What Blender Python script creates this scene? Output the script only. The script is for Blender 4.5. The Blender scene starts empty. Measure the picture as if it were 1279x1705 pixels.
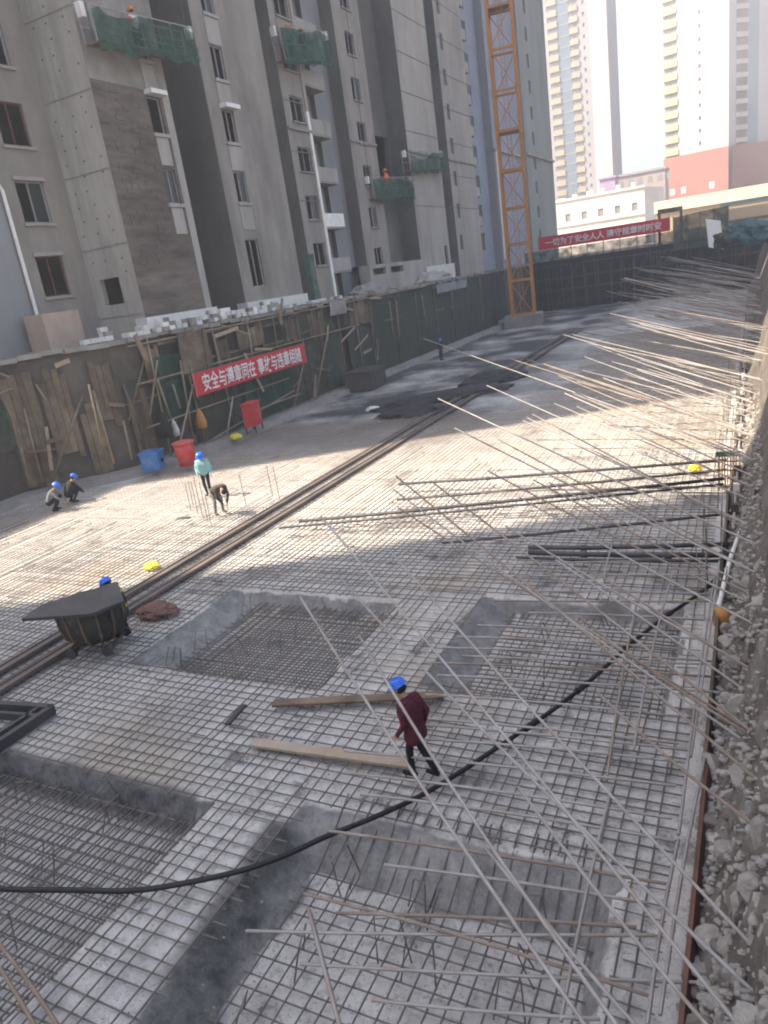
import bpy, bmesh, math, random
import numpy as np
from mathutils import Vector, Matrix, noise as mnoise

random.seed(7)
rnd = random.Random(11)
SC = bpy.context.scene
COL = SC.collection
V = Vector

# ------------------------------------------------------------------ camera
# calibration from the photograph: vanishing points of the pit's long axis (+Y) and of the verticals
FPX = 1209.6
CX, CY = 639.5, 852.5
CAMH = 7.0
_Y = np.array([1255 - CX, 370 - CY, FPX]); _Y /= np.linalg.norm(_Y)
_D = np.array([1200 - CX, 4600 - CY, FPX]); _D -= _Y * (_D @ _Y); _D /= np.linalg.norm(_D)
_Z = -_D
_X = np.cross(_Y, _Z)
ROT = np.array([_X, _Y, _Z])
EYE = np.array([0.0, 0.0, CAMH])

def ray(px, py):
    d = ROT @ np.array([px - CX, py - CY, FPX])
    return d / np.linalg.norm(d)
def atz(px, py, z=0.0):
    d = ray(px, py); return V(EYE + d * ((z - CAMH) / d[2]))
def atx(px, py, x):
    d = ray(px, py); return V(EYE + d * (x / d[0]))
def aty(px, py, y):
    d = ray(px, py); return V(EYE + d * (y / d[1]))

cam = bpy.data.cameras.new('camera')
cam.sensor_fit = 'VERTICAL'; cam.sensor_height = 36.0
cam.lens = 36.0 * FPX / 1705.0
cam.clip_start = 0.1; cam.clip_end = 3000
camo = bpy.data.objects.new('camera', cam); COL.objects.link(camo)
r, dn, fw = ROT[:, 0], ROT[:, 1], ROT[:, 2]
camo.matrix_world = Matrix(((r[0], -dn[0], -fw[0], 0), (r[1], -dn[1], -fw[1], 0), (r[2], -dn[2], -fw[2], CAMH), (0, 0, 0, 1)))
SC.camera = camo

# ------------------------------------------------------------------ light
SUN_EL = math.radians(50)
SUN_H = V((0.865, 0.502, 0)).normalized()          # the way the light travels over the ground
W = bpy.data.worlds.new('World'); SC.world = W; W.use_nodes = True
nt = W.node_tree; nt.nodes.clear()
sky = nt.nodes.new('ShaderNodeTexSky'); sky.sky_type = 'NISHITA'; sky.sun_disc = False
sky.sun_elevation = SUN_EL
sky.sun_rotation = math.atan2(-SUN_H.x, -SUN_H.y)
sky.air_density = 1.0; sky.dust_density = 2.6; sky.ozone_density = 1.0; sky.altitude = 20
bg = nt.nodes.new('ShaderNodeBackground'); bg.inputs[1].default_value = 0.12
wo = nt.nodes.new('ShaderNodeOutputWorld')
nt.links.new(sky.outputs[0], bg.inputs[0]); nt.links.new(bg.outputs[0], wo.inputs[0])
sun = bpy.data.lights.new('sun', 'SUN'); sun.energy = 5.0; sun.angle = math.radians(0.6); sun.color = (1, 0.86, 0.70)
suno = bpy.data.objects.new('sun', sun); COL.objects.link(suno)
ld = V((SUN_H.x * math.cos(SUN_EL), SUN_H.y * math.cos(SUN_EL), -math.sin(SUN_EL)))
suno.rotation_euler = ld.to_track_quat('-Z', 'Y').to_euler(); suno.location = (-60, -40, 90)
SC.view_settings.view_transform = 'Standard'; SC.view_settings.look = 'None'
SC.view_settings.gamma = 1.0; SC.view_settings.use_curve_mapping = False
SC.view_settings.exposure = 1.95
SC.render.engine = 'CYCLES'
SC.cycles.use_denoising = True
SC.cycles.max_bounces = 6; SC.cycles.diffuse_bounces = 3; SC.cycles.glossy_bounces = 2
SC.cycles.caustics_reflective = False; SC.cycles.caustics_refractive = False
SC.cycles.filter_width = 2.0

# ------------------------------------------------------------------ materials
def netmat(m, hole):
    t = m.node_tree; p = next(n for n in t.nodes if n.type == 'BSDF_PRINCIPLED'); out = next(n for n in t.nodes if n.type == 'OUTPUT_MATERIAL')
    tr = t.nodes.new('ShaderNodeBsdfTransparent'); mx = t.nodes.new('ShaderNodeMixShader'); g = t.nodes.new('ShaderNodeNewGeometry')
    n = t.nodes.new('ShaderNodeTexNoise'); n.inputs['Scale'].default_value = 1.1; n.inputs['Detail'].default_value = 6
    r_ = t.nodes.new('ShaderNodeMapRange'); r_.inputs[1].default_value = .35; r_.inputs[2].default_value = .7; r_.inputs[3].default_value = hole * .3; r_.inputs[4].default_value = min(.9, hole * 1.8)
    t.links.new(g.outputs['Position'], n.inputs['Vector']); t.links.new(n.outputs['Fac'], r_.inputs[0]); t.links.new(r_.outputs[0], mx.inputs[0])
    t.links.new(p.outputs[0], mx.inputs[1]); t.links.new(tr.outputs[0], mx.inputs[2]); t.links.new(mx.outputs[0], out.inputs[0])
MATS = {}
def mat(name, c1, c2=None, scale=3.0, rough=0.85, metal=0.0, bump=0.0, c3=None, fine=None, stretch=None, spec=0.3, detail=6.0):
    """colour by two noises in world position: c1/c2 mixed by a coarse one, c3 specks/stains from a second one"""
    if name in MATS: return MATS[name]
    m = bpy.data.materials.new(name); m.use_nodes = True
    t = m.node_tree; t.nodes.clear()
    N, L = t.nodes.new, t.links.new
    out = N('ShaderNodeOutputMaterial'); p = N('ShaderNodeBsdfPrincipled'); L(p.outputs[0], out.inputs[0])
    p.inputs['Roughness'].default_value = rough; p.inputs['Metallic'].default_value = metal
    p.inputs['Specular IOR Level'].default_value = spec
    c2 = c2 or tuple(x * 0.75 for x in c1)
    geo = N('ShaderNodeNewGeometry'); src = geo.outputs['Position']
    if stretch:
        mp = N('ShaderNodeMapping'); mp.inputs['Scale'].default_value = stretch
        L(src, mp.inputs[0]); src = mp.outputs[0]
    n1 = N('ShaderNodeTexNoise'); n1.inputs['Scale'].default_value = scale; n1.inputs['Detail'].default_value = detail
    n1.inputs['Roughness'].default_value = 0.65
    L(src, n1.inputs['Vector'])
    r1 = N('ShaderNodeValToRGB'); r1.color_ramp.elements[0].position = 0.35; r1.color_ramp.elements[1].position = 0.66
    r1.color_ramp.elements[0].color = (*c1, 1); r1.color_ramp.elements[1].color = (*c2, 1)
    L(n1.outputs['Fac'], r1.inputs[0]); col = r1.outputs[0]
    if c3:
        n2 = N('ShaderNodeTexNoise'); n2.inputs['Scale'].default_value = scale * 0.27; n2.inputs['Detail'].default_value = 8
        n2.inputs['Roughness'].default_value = 0.7
        L(src, n2.inputs['Vector'])
        r2 = N('ShaderNodeValToRGB'); r2.color_ramp.elements[0].position = 0.5; r2.color_ramp.elements[1].position = 0.7
        L(n2.outputs['Fac'], r2.inputs[0])
        mx = N('ShaderNodeMix'); mx.data_type = 'RGBA'; mx.inputs['B'].default_value = (*c3, 1)
        L(r2.outputs[0], mx.inputs['Factor']); L(col, mx.inputs['A']); col = mx.outputs['Result']
    L(col, p.inputs['Base Color'])
    if bump:
        n3 = N('ShaderNodeTexNoise'); n3.inputs['Scale'].default_value = fine or scale * 9; n3.inputs['Detail'].default_value = 5
        L(src, n3.inputs['Vector'])
        b = N('ShaderNodeBump'); b.inputs['Strength'].default_value = bump; b.inputs['Distance'].default_value = 0.03
        L(n3.outputs['Fac'], b.inputs['Height']); L(b.outputs[0], p.inputs['Normal'])
    MATS[name] = m
    return m

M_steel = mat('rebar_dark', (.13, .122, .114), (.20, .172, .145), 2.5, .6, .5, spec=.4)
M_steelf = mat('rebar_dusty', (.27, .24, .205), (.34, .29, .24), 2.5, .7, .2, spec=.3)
M_rod = mat('rebar_grey', (.36, .35, .335), (.27, .25, .235), 4, .55, .25, c3=(.27, .2, .15))
M_rodr = mat('rebar_rusty', (.27, .22, .18), (.2, .155, .12), 3, .7, .15, c3=(.33, .31, .29))
M_pipe = mat('pipe_dark', (.06, .062, .07), (.1, .09, .085), 1.5, .6, .4)
M_pit = mat('wall_conc', (.11, .096, .08), (.06, .053, .045), .8, .9, bump=.3, c3=(.06, .05, .042))
M_conc = mat('conc_grey', (.29, .27, .247), (.19, .178, .163), .9, .9, bump=.25, c3=(.15, .142, .13), detail=9)
M_cpale = mat('conc_pale', (.4, .375, .34), (.28, .262, .236), 1.4, .9, bump=.25, c3=(.2, .185, .165), stretch=(1, 1, .16))
M_plaster = mat('plaster', (.28, .257, .23), (.2, .184, .165), .8, .9, bump=.25, c3=(.125, .115, .104), stretch=(1, 1, .3), detail=9)
M_plast2 = mat('plaster_light', (.36, .34, .312), (.27, .256, .238), .9, .9, bump=.2, c3=(.2, .188, .172), stretch=(1, 1, .3), detail=9)
M_brown = mat('block_brown', (.13, .108, .092), (.065, .055, .048), 1.1, .92, bump=.3, c3=(.2, .175, .15), stretch=(.6, .45, 2.2))
M_stain_shade = mat('conc_stain_shade', (.13, .125, .115), (.08, .078, .072), .35, .9, bump=.15, c3=(.2, .19, .175), stretch=(1, 1, .5))  # stained concrete, darkened further to paint in recess shade
M_blue = mat('render_blue', (.25, .27, .33), (.2, .215, .26), .4, .9, bump=.08)
M_bluegrey = mat('render_bluegrey', (.24, .245, .255), (.19, .195, .2), .4, .9, c3=(.14, .145, .145), stretch=(1, 1, .3))
M_patch = mat('render_patchy', (.26, .27, .26), (.2, .21, .2), .25, .9, c3=(.11, .125, .115), stretch=(1, 1, .35))
M_dark = mat('dark_void_shade', (.018, .017, .016), (.035, .032, .03), 2, .95)
M_whitep = mat('paint_white', (.75, .74, .71), (.62, .6, .57), 2, .6)
M_net = mat('net_green', (.006, .04, .028), (.02, .09, .06), 1.6, .9, bump=.5, c3=(.02, .035, .028), stretch=(1, 1, .3))
M_netdull = mat('net_dull', (.035, .06, .045), (.06, .068, .054), .6, .95, bump=.3, c3=(.1, .085, .065))
M_netdark = mat('net_dark', (.03, .045, .035), (.05, .055, .045), .5, .95, bump=.2)
M_red = mat('banner_red', (.55, .03, .05), (.46, .025, .045), 1.5, .75)
M_redp = mat('plastic_red', (.5, .035, .04), (.4, .04, .045), 3, .6, c3=(.42, .17, .15))
M_bluep = mat('plastic_blue', (.03, .16, .42), (.03, .12, .33), 3, .6, c3=(.2, .26, .34))
M_hblue = mat('helmet_blue', (.015, .13, .62), (.015, .11, .55), 8, .35, spec=.5)
M_horange = mat('helmet_orange', (.75, .23, .02), (.65, .18, .02), 8, .4)
M_yellow = mat('plastic_yellow', (.72, .6, .05), (.55, .45, .06), 6, .5)
M_amber = mat('cloth_amber', (.5, .24, .06), (.4, .2, .06), 6, .8)
M_wood = mat('plank_wood', (.38, .30, .21), (.27, .21, .15), 3, .85, c3=(.3, .27, .24), bump=.2, stretch=(1, 1, 1))
M_timber = mat('timber_old', (.15, .115, .08), (.09, .07, .052), 2, .9, bump=.2, c3=(.26, .2, .13))
M_board = mat('board_brown', (.115, .088, .066), (.065, .052, .04), 1.0, .9, bump=.2, c3=(.22, .17, .12))
M_pole = mat('pole_brown', (.24, .18, .125), (.17, .13, .1), 2, .8, c3=(.3, .27, .23))
M_railm = mat('rail_steel', (.09, .085, .085), (.17, .135, .11), .6, .7, .2)
M_rubber = mat('hose_rubber', (.012, .012, .013), (.02, .02, .02), 4, .5)
M_rust = mat('rust_board', (.17, .085, .065), (.11, .07, .055), 3, .85, bump=.2)
M_soil = mat('soil', (.16, .14, .12), (.09, .08, .07), 2.5, .95, bump=1.0, c3=(.22, .205, .185), fine=22, detail=9)
M_stone = mat('rubble_stone', (.33, .31, .285), (.21, .195, .178), 5, .9, bump=.6, c3=(.4, .385, .36))
M_stone2 = mat('rubble_brown', (.19, .17, .15), (.13, .115, .1), 5, .9, bump=.4)
M_tarp = mat('tarp_black', (.022, .023, .026), (.04, .04, .045), 1.2, .7, bump=.4)
M_tarp2 = mat('sheet_darkgrey', (.045, .044, .043), (.07, .068, .065), 1.5, .6, bump=.1)
M_crane = mat('crane_orange', (.47, .2, .04), (.38, .155, .035), 1.2, .6, c3=(.3, .13, .04))
M_skin = mat('skin', (.42, .25, .17), (.36, .21, .14), 12, .6)
M_burg = mat('cloth_burgundy', (.10, .022, .032), (.075, .018, .027), 9, .9, bump=.9, fine=14)
M_navy = mat('cloth_navy', (.018, .018, .03), (.025, .024, .036), 9, .9, bump=.8, fine=16)
M_black = mat('cloth_black', (.012, .013, .013), (.018, .018, .018), 9, .85, bump=.8, fine=16)
M_tealc = mat('cloth_teal', (.26, .47, .47), (.2, .38, .40), 9, .9, bump=.8, fine=16)
M_brownc = mat('cloth_brown', (.075, .06, .05), (.06, .05, .045), 9, .9, bump=.8, fine=16)
M_greyc = mat('cloth_grey', (.2, .2, .2), (.15, .15, .155), 9, .9, bump=.8, fine=16)
M_orangec = mat('cloth_orange', (.75, .13, .04), (.62, .1, .04), 9, .9, bump=.8, fine=16)
M_hivis = mat('cloth_hivis', (.5, .6, .03), (.45, .5, .05), 9, .8)
M_white = mat('cloth_white', (.7, .69, .66), (.6, .59, .57), 5, .85)
M_foam = mat('board_white', (.62, .61, .58), (.5, .49, .47), 6, .8)
M_teal = mat('tarp_teal', (.03, .085, .10), (.04, .075, .09), 1.0, .8, bump=.3)
M_cream = mat('wall_cream', (.78, .7, .52), (.72, .64, .47), .3, .85)
M_tan = mat('wall_tan', (.5, .39, .26), (.42, .33, .22), .2, .9, bump=.1)
M_pink = mat('tower_pink', (.56, .5, .49), (.53, .475, .465), .1, .85)
M_brick = mat('tower_red', (.42, .19, .155), (.37, .165, .135), .2, .85)
M_brickshade = mat('tower_red_shade', (.25, .13, .12), (.22, .115, .105), .2, .85)  # copy of the tower red with the side face's shade in its colour
M_tgrey = mat('tower_grey', (.36, .35, .36), (.33, .32, .33), .1, .85)
M_tyel = mat('tower_yellow', (.66, .55, .3), (.6, .5, .28), .1, .8)
M_tglass = mat('tower_glass', (.16, .21, .26), (.14, .18, .22), .15, .25, spec=.6)
M_tochre = mat('tower_ochre', (.42, .36, .27), (.38, .33, .25), .1, .85)
M_wht = mat('lowrise_white', (.76, .72, .66), (.68, .64, .58), .35, .85, bump=.1, c3=(.6, .56, .5))
M_glass = mat('window_glass', (.015, .022, .025), (.025, .032, .035), .6, .28, spec=.3)
M_twin = mat('tower_window', (.27, .26, .255), (.32, .31, .3), .3, .5)
M_frame = mat('window_frame', (.32, .31, .31), (.25, .24, .24), 3, .6)
M_framer = mat('window_frame_rust', (.13, .05, .045), (.1, .045, .04), 3, .7)
M_hair = mat('hair', (.012, .011, .01), (.02, .018, .016), 9, .7)
M_lilac = mat('lilac', (.42, .33, .45), (.38, .3, .42), .5, .8)
M_asph = mat('ground_dust', (.32, .28, .23), (.25, .22, .18), .15, .95, c3=(.2, .17, .14), bump=.2)

netmat(M_net, .32); netmat(M_netdull, .3)
def floor_material():
    m = bpy.data.materials.new('pit_floor'); m.use_nodes = True
    t = m.node_tree; t.nodes.clear(); N, L = t.nodes.new, t.links.new
    out = N('ShaderNodeOutputMaterial'); p = N('ShaderNodeBsdfPrincipled'); L(p.outputs[0], out.inputs[0])
    p.inputs['Roughness'].default_value = .88; p.inputs['Specular IOR Level'].default_value = .25
    geo = N('ShaderNodeNewGeometry'); pos = geo.outputs['Position']
    def noi(s, d=6, ro=.6):
        n = N('ShaderNodeTexNoise'); n.inputs['Scale'].default_value = s; n.inputs['Detail'].default_value = d
        n.inputs['Roughness'].default_value = ro; L(pos, n.inputs['Vector']); return n.outputs['Fac']
    def ramp(f, a, b, ca=(0, 0, 0), cb=(1, 1, 1)):
        r_ = N('ShaderNodeValToRGB'); e = r_.color_ramp.elements
        e[0].position = a; e[1].position = b; e[0].color = (*ca, 1); e[1].color = (*cb, 1); L(f, r_.inputs[0]); return r_.outputs[0]
    def mix(f, a, b):
        x = N('ShaderNodeMix'); x.data_type = 'RGBA'
        if isinstance(f, float): x.inputs['Factor'].default_value = f
        else: L(f, x.inputs['Factor'])
        for k, v in (('A', a), ('B', b)):
            if isinstance(v, tuple): x.inputs[k].default_value = (*v, 1)
            else: L(v, x.inputs[k])
        return x.outputs['Result']
    base = ramp(noi(1.7, 8, .7), .3, .7, (.44, .425, .40), (.60, .58, .545))
    base = mix(ramp(noi(.45, 7, .65), .52, .68), base, (.27, .265, .255))
    base = mix(ramp(noi(7, 6, .7), .5, .7), base, (.3, .285, .265))
    base = mix(ramp(noi(28, 3, .6), .58, .72), base, (.22, .21, .195))
    base = mix(ramp(noi(.9, 8, .75), .57, .63), base, (.2, .19, .178))
    base = mix(ramp(noi(.25, 5, .5), .55, .7), base, (.42, .37, .30))
    # damp dark ground towards the crane, mask widened to paint shade on the left floor
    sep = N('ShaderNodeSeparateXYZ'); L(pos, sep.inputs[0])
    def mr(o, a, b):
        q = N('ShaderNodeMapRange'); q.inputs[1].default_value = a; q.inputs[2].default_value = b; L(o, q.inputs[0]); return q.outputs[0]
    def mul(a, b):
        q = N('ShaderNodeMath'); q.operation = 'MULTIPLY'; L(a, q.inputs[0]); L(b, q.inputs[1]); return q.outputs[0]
    wet_shade = mul(mr(sep.outputs[1], 23, 33), mr(sep.outputs[0], -7, -14))
    wet_shade = mul(wet_shade, ramp(noi(.22, 5, .6), .3, .55))
    base = mix(wet_shade, base, (.06, .06, .064))
    # bare grey concrete of the pit slopes
    at = N('ShaderNodeAttribute'); at.attribute_name = 'bare'
    fz = N('ShaderNodeMath'); fz.operation = 'MULTIPLY_ADD'; L(noi(6, 5), fz.inputs[0]); fz.inputs[1].default_value = .5; L(at.outputs['Fac'], fz.inputs[2])
    bare = ramp(fz.outputs[0], .55, .8)
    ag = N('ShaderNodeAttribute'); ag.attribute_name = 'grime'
    base = mix(bare, base, mix(ramp(noi(2.6, 12, .85), .4, .62), (.13, .128, .124), (.29, .282, .27)))
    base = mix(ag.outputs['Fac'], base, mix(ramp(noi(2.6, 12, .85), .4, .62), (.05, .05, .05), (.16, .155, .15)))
    L(base, p.inputs['Base Color'])
    b = N('ShaderNodeBump'); b.inputs['Strength'].default_value = .6; b.inputs['Distance'].default_value = .03
    L(noi(16, 9, .75), b.inputs['Height']); L(b.outputs[0], p.inputs['Normal'])
    return m
M_floor = floor_material()

# ------------------------------------------------------------------ helpers
class MB:
    def __init__(s): s.v = []; s.f = []; s.m = []; s.mi = 0
    def add(s, vs, fs):
        o = len(s.v); s.v += [tuple(x) for x in vs]
        for f in fs: s.f.append(tuple(i + o for i in f)); s.m.append(s.mi)
    def quad(s, a, b, c, d): s.add([a, b, c, d], [(0, 1, 2, 3)])
    def box(s, lo, hi):
        x0, y0, z0 = lo; x1, y1, z1 = hi
        s.add([(x0, y0, z0), (x1, y0, z0), (x1, y1, z0), (x0, y1, z0), (x0, y0, z1), (x1, y0, z1), (x1, y1, z1), (x0, y1, z1)],
              [(3, 2, 1, 0), (4, 5, 6, 7), (0, 1, 5, 4), (1, 2, 6, 5), (2, 3, 7, 6), (3, 0, 4, 7)])
    def obox(s, c, ax, ay, az):
        c, ax, ay, az = V(c), V(ax), V(ay), V(az)
        p = [c + i * ax + j * ay + k * az for k in (-1, 1) for j in (-1, 1) for i in (-1, 1)]
        s.add(p, [(1, 0, 2, 3), (4, 5, 7, 6), (0, 1, 5, 4), (1, 3, 7, 5), (3, 2, 6, 7), (2, 0, 4, 6)])
    def beam(s, a, b, w, h=None, up=(0, 0, 1)):
        a, b = V(a), V(b); d = (b - a); l = d.length; d.normalize()
        u = V(up)
        if abs(d.dot(u)) > .98: u = V((1, 0, 0))
        sx = d.cross(u).normalized(); sz = sx.cross(d)
        s.obox((a + b) / 2, d * l / 2, sx * w / 2, sz * (h or w) / 2)
    def tube(s, pts, r, n=6, cap=True, r2=None):
        pts = [V(p) for p in pts]; k = len(pts); rings = []
        for i, p in enumerate(pts):
            d = (pts[min(i + 1, k - 1)] - pts[max(i - 1, 0)]).normalized()
            u = V((0, 0, 1)) if abs(d.z) < .9 else V((1, 0, 0))
            a = d.cross(u).normalized(); b = a.cross(d)
            rr = r if r2 is None else r + (r2 - r) * i / max(1, k - 1)
            rings += [p + (a * math.cos(t) + b * math.sin(t)) * rr for t in [2 * math.pi * j / n for j in range(n)]]
        fs = []
        for i in range(k - 1):
            for j in range(n):
                fs.append((i * n + j, (i + 1) * n + j, (i + 1) * n + (j + 1) % n, i * n + (j + 1) % n))
        if cap:
            fs.append(tuple(range(n))); fs.append(tuple(reversed(range((k - 1) * n, k * n))))
        s.add(rings, fs)
    def lathe(s, prof, c=(0, 0, 0), n=20, sy=1.0):
        k = len(prof); vs = []; fs = []
        for (rr, z) in prof:
            vs += [(c[0] + rr * math.cos(2 * math.pi * j / n), c[1] + sy * rr * math.sin(2 * math.pi * j / n), c[2] + z) for j in range(n)]
        for i in range(k - 1):
            for j in range(n):
                fs.append((i * n + j, i * n + (j + 1) % n, (i + 1) * n + (j + 1) % n, (i + 1) * n + j))
        fs.append(tuple(reversed(range(n)))); fs.append(tuple(range((k - 1) * n, k * n)))
        s.add(vs, fs)
    def mesh(s, name, mats):
        me = bpy.data.meshes.new(name); me.from_pydata(s.v, [], s.f)
        mats = mats if isinstance(mats, (list, tuple)) else [mats]
        for m in mats: me.materials.append(m)
        if len(mats) > 1: me.polygons.foreach_set('material_index', s.m)
        me.update(); return me
    def build(s, name, mats, parent=None, smooth=False, bevel=0):
        me = s.mesh(name, mats)
        if bevel:
            bm = bmesh.new(); bm.from_mesh(me)
            bmesh.ops.bevel(bm, geom=list(bm.edges), offset=bevel, segments=2, affect='EDGES', profile=.6)
            bm.to_mesh(me); bm.free()
        if smooth:
            me.polygons.foreach_set('use_smooth', [True] * len(me.polygons))
        return link(name, me, parent)

def link(name, me, parent=None):
    o = bpy.data.objects.new(name, me); COL.objects.link(o)
    if parent is not None: o.parent = parent
    return o
def tag(o, label, cat, group=None):
    o['label'] = label; o['category'] = cat
    if group: o['group'] = group
    return o
def thing(name, label, cat, loc=(0, 0, 0), rz=0, group=None):
    o = bpy.data.objects.new(name, None); COL.objects.link(o)
    o.location = loc; o.rotation_euler = (0, 0, rz); o.empty_display_size = .1
    return tag(o, label, cat, group)
def structure(o): o['kind'] = 'structure'; return o
def stuff(o): o['kind'] = 'stuff'; return o
ORD = ['nearest', 'second', 'third', 'fourth', 'fifth', 'sixth', 'seventh', 'eighth', 'ninth', 'tenth', 'eleventh', 'twelfth', 'thirteenth', 'fourteenth', 'fifteenth', 'sixteenth', 'seventeenth', 'eighteenth', 'nineteenth', 'twentieth'] + ['twenty-' + w for w in ('first', 'second', 'third', 'fourth', 'fifth', 'sixth', 'seventh', 'eighth', 'ninth')] + ['thirtieth'] + ['thirty-' + w for w in ('first', 'second', 'third', 'fourth', 'fifth', 'sixth', 'seventh', 'eighth', 'ninth')]
def ordinal(objs, key, text, first='nearest'):
    for i, o in enumerate(sorted(objs, key=key)): o['label'] = text % (first if i == 0 else ORD[i])
def nz(x, y, z=0.0, s=1.0): return mnoise.noise(V((x * s, y * s, z * s)))
def orient(o, a, b, length_axis=True):
    """lay an object whose mesh runs 0..1 along +X from a to b"""
    a, b = V(a), V(b); d = b - a
    o.location = a; o.rotation_mode = 'QUATERNION'; o.rotation_quaternion = d.to_track_quat('X', 'Z')
    o.scale = (d.length, 1, 1)

# ------------------------------------------------------------------ the pit floor
# (x0, x1, y0, y1) at the bottom of each pit, widths of its left, right, near and far slopes, depth
PITS = [(-14.0, -7.2, 1.0, 6.35, .8, .12, .3, .2, .5),
        (-11.0, -7.25, 9.8, 13.2, .95, .12, .15, .2, .48),
        (-4.6, -1.25, 10.35, 13.8, .8, .15, .15, .2, .44),
        (-5.15, -1.5, 1.0, 6.15, .6, .25, .3, .85, .45)]
def pit_t(x, y, P):
    x0, x1, y0, y1, l, rr, n, f, d = P
    t = min((x - x0 + l) / l, (x1 + rr - x) / rr, (y - y0 + n) / n, (y1 + f - y) / f)
    return max(0.0, min(1.0, t))
def floor_z(x, y, rough=True):
    z = 0.0
    if rough:
        xx = x + .10 * nz(x, y, 3.1, 1.1) + .05 * nz(x, y, 1.7, 2.9); yy = y + .10 * nz(x, y, 9.2, 1.1) + .05 * nz(x, y, 5.5, 2.9)
    else: xx, yy = x, y
    for P in PITS:
        if P[0] - 1.5 < x < P[1] + 1 and P[2] - 1 < y < P[3] + 1.5:
            t = pit_t(xx, yy, P)
            if t > 0:
                z = -P[8] * (t * t * (3 - 2 * t) * .5 + t * .5)
                if rough and 0 < t < 1: z += (.04 * nz(x, y, 2, 2.7) + .03 * nz(x, y, 8, 6.5)) * min(1, t * 4, (1 - t) * 4)
    if rough:
        z += .018 * nz(x, y, 0, .8) + .012 * nz(x, y, 4, 3.1)
    return z
def make_floor():
    xs = np.concatenate([np.arange(-33, -15.5, .5), np.arange(-15.5, .6, .11)])
    ys = np.concatenate([np.arange(-4, .9, .5), np.arange(.9, 15.5, .11), np.arange(15.5, 32, .2), np.arange(32, 98, 1.0)])
    vs = [(x, y, floor_z(x, y)) for y in ys for x in xs]
    nx, ny = len(xs), len(ys)
    fs = [(j * nx + i, j * nx + i + 1, (j + 1) * nx + i + 1, (j + 1) * nx + i) for j in range(ny - 1) for i in range(nx - 1)]
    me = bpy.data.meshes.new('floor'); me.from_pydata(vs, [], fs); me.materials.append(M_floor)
    me.polygons.foreach_set('use_smooth', [True] * len(fs)); me.update()
    at = me.attributes.new('bare', 'FLOAT', 'POINT'); vals = []
    for (x, y, z) in vs:
        b = 0.0
        for P in PITS:
            if P[0] - 1.5 < x < P[1] + 1 and P[2] - 1 < y < P[3] + 1.5:
                t = pit_t(x + .10 * nz(x, y, 3.1, 1.1) + .05 * nz(x, y, 1.7, 2.9), y + .10 * nz(x, y, 9.2, 1.1) + .05 * nz(x, y, 5.5, 2.9), P)
                if t > 0: b = max(b, min(1, t * 6, (1.02 - t) * 8) * (1 if P[8] > .3 else .45))
        vals.append(max(0, b))
    at.data.foreach_set('value', vals)
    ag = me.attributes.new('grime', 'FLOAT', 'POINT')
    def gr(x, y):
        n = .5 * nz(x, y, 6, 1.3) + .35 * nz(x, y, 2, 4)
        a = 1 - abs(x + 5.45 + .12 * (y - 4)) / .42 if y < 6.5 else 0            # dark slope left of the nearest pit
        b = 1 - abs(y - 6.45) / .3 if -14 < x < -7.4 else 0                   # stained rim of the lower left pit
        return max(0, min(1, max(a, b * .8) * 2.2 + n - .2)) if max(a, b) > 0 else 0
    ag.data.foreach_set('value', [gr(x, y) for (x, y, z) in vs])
    structure(link('floor', me))
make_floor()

GZ = 6.0       # street level on the far and building sides
RZ = 5.4       # level of the bank the photographer stands on
WALL = [(-28.7, -30), (-28.7, 20.6), (-25.7, 24.4), (-25.4, 31), (-25.4, 96)]
def ground_sheets():
    mb = MB()
    g = GZ
    # building side (left of the wall), far side, right side
    pts = WALL
    for (a, b) in zip(pts[:-1], pts[1:]):
        mb.quad((-400, a[1], g), (a[0], a[1], g), (b[0], b[1], g), (-400, b[1], g))
    mb.quad((-400, 96, g), (400, 96, g), (400, 700, g), (-400, 700, g))
    mb.quad((-400, -400, g), (-28.7, -400, g), (-28.7, -30, g), (-400, -30, g))
    mb.quad((13, -400, RZ), (400, -400, RZ), (400, 96, g), (13, 96, g))
    structure(mb.build('ground', M_asph))
ground_sheets()

def bank():
    prof = [(-.62, -.05), (-.5, .02), (-.42, .22), (-.22, .5), (0.0, 1.1), (.25, 2.0), (.6, 3.4), (1.2, 5.2), (2.5, RZ), (13.2, RZ)]
    ys = np.concatenate([np.arange(-8, 2, 1.0), np.arange(2, 20, .14), np.arange(20, 96.5, .8)])
    def fine(pr):
        o = []
        for (a, b) in zip(pr[:-1], pr[1:]):
            k = max(1, int(math.dist(a, b) / .13)) if a[0] < .6 else 2
            o += [(a[0] + (b[0] - a[0]) * i / k, a[1] + (b[1] - a[1]) * i / k) for i in range(k)]
        return o + [pr[-1]]
    pf = fine(prof); vs = []
    for y in ys:
        for (x, z) in pf:
            n = nz(x * 1.0, y, z, 2.1) * .06 + nz(x, y, z, 5.7) * .035
            up = (z + .05) / 1.2 if z < 1.2 else 1
            vs.append((x - n * min(1, up + .2), y, z + n * .8 * min(1, up + .2) if x < 13 else z))
    n = len(pf)
    fs = [(j * n + i, j * n + i + 1, (j + 1) * n + i + 1, (j + 1) * n + i) for j in range(len(ys) - 1) for i in range(n - 1)]
    me = bpy.data.meshes.new('bank'); me.from_pydata(vs, [], fs); me.materials.append(M_soil); me.update()
    structure(link('bank', me))
bank()

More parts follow.
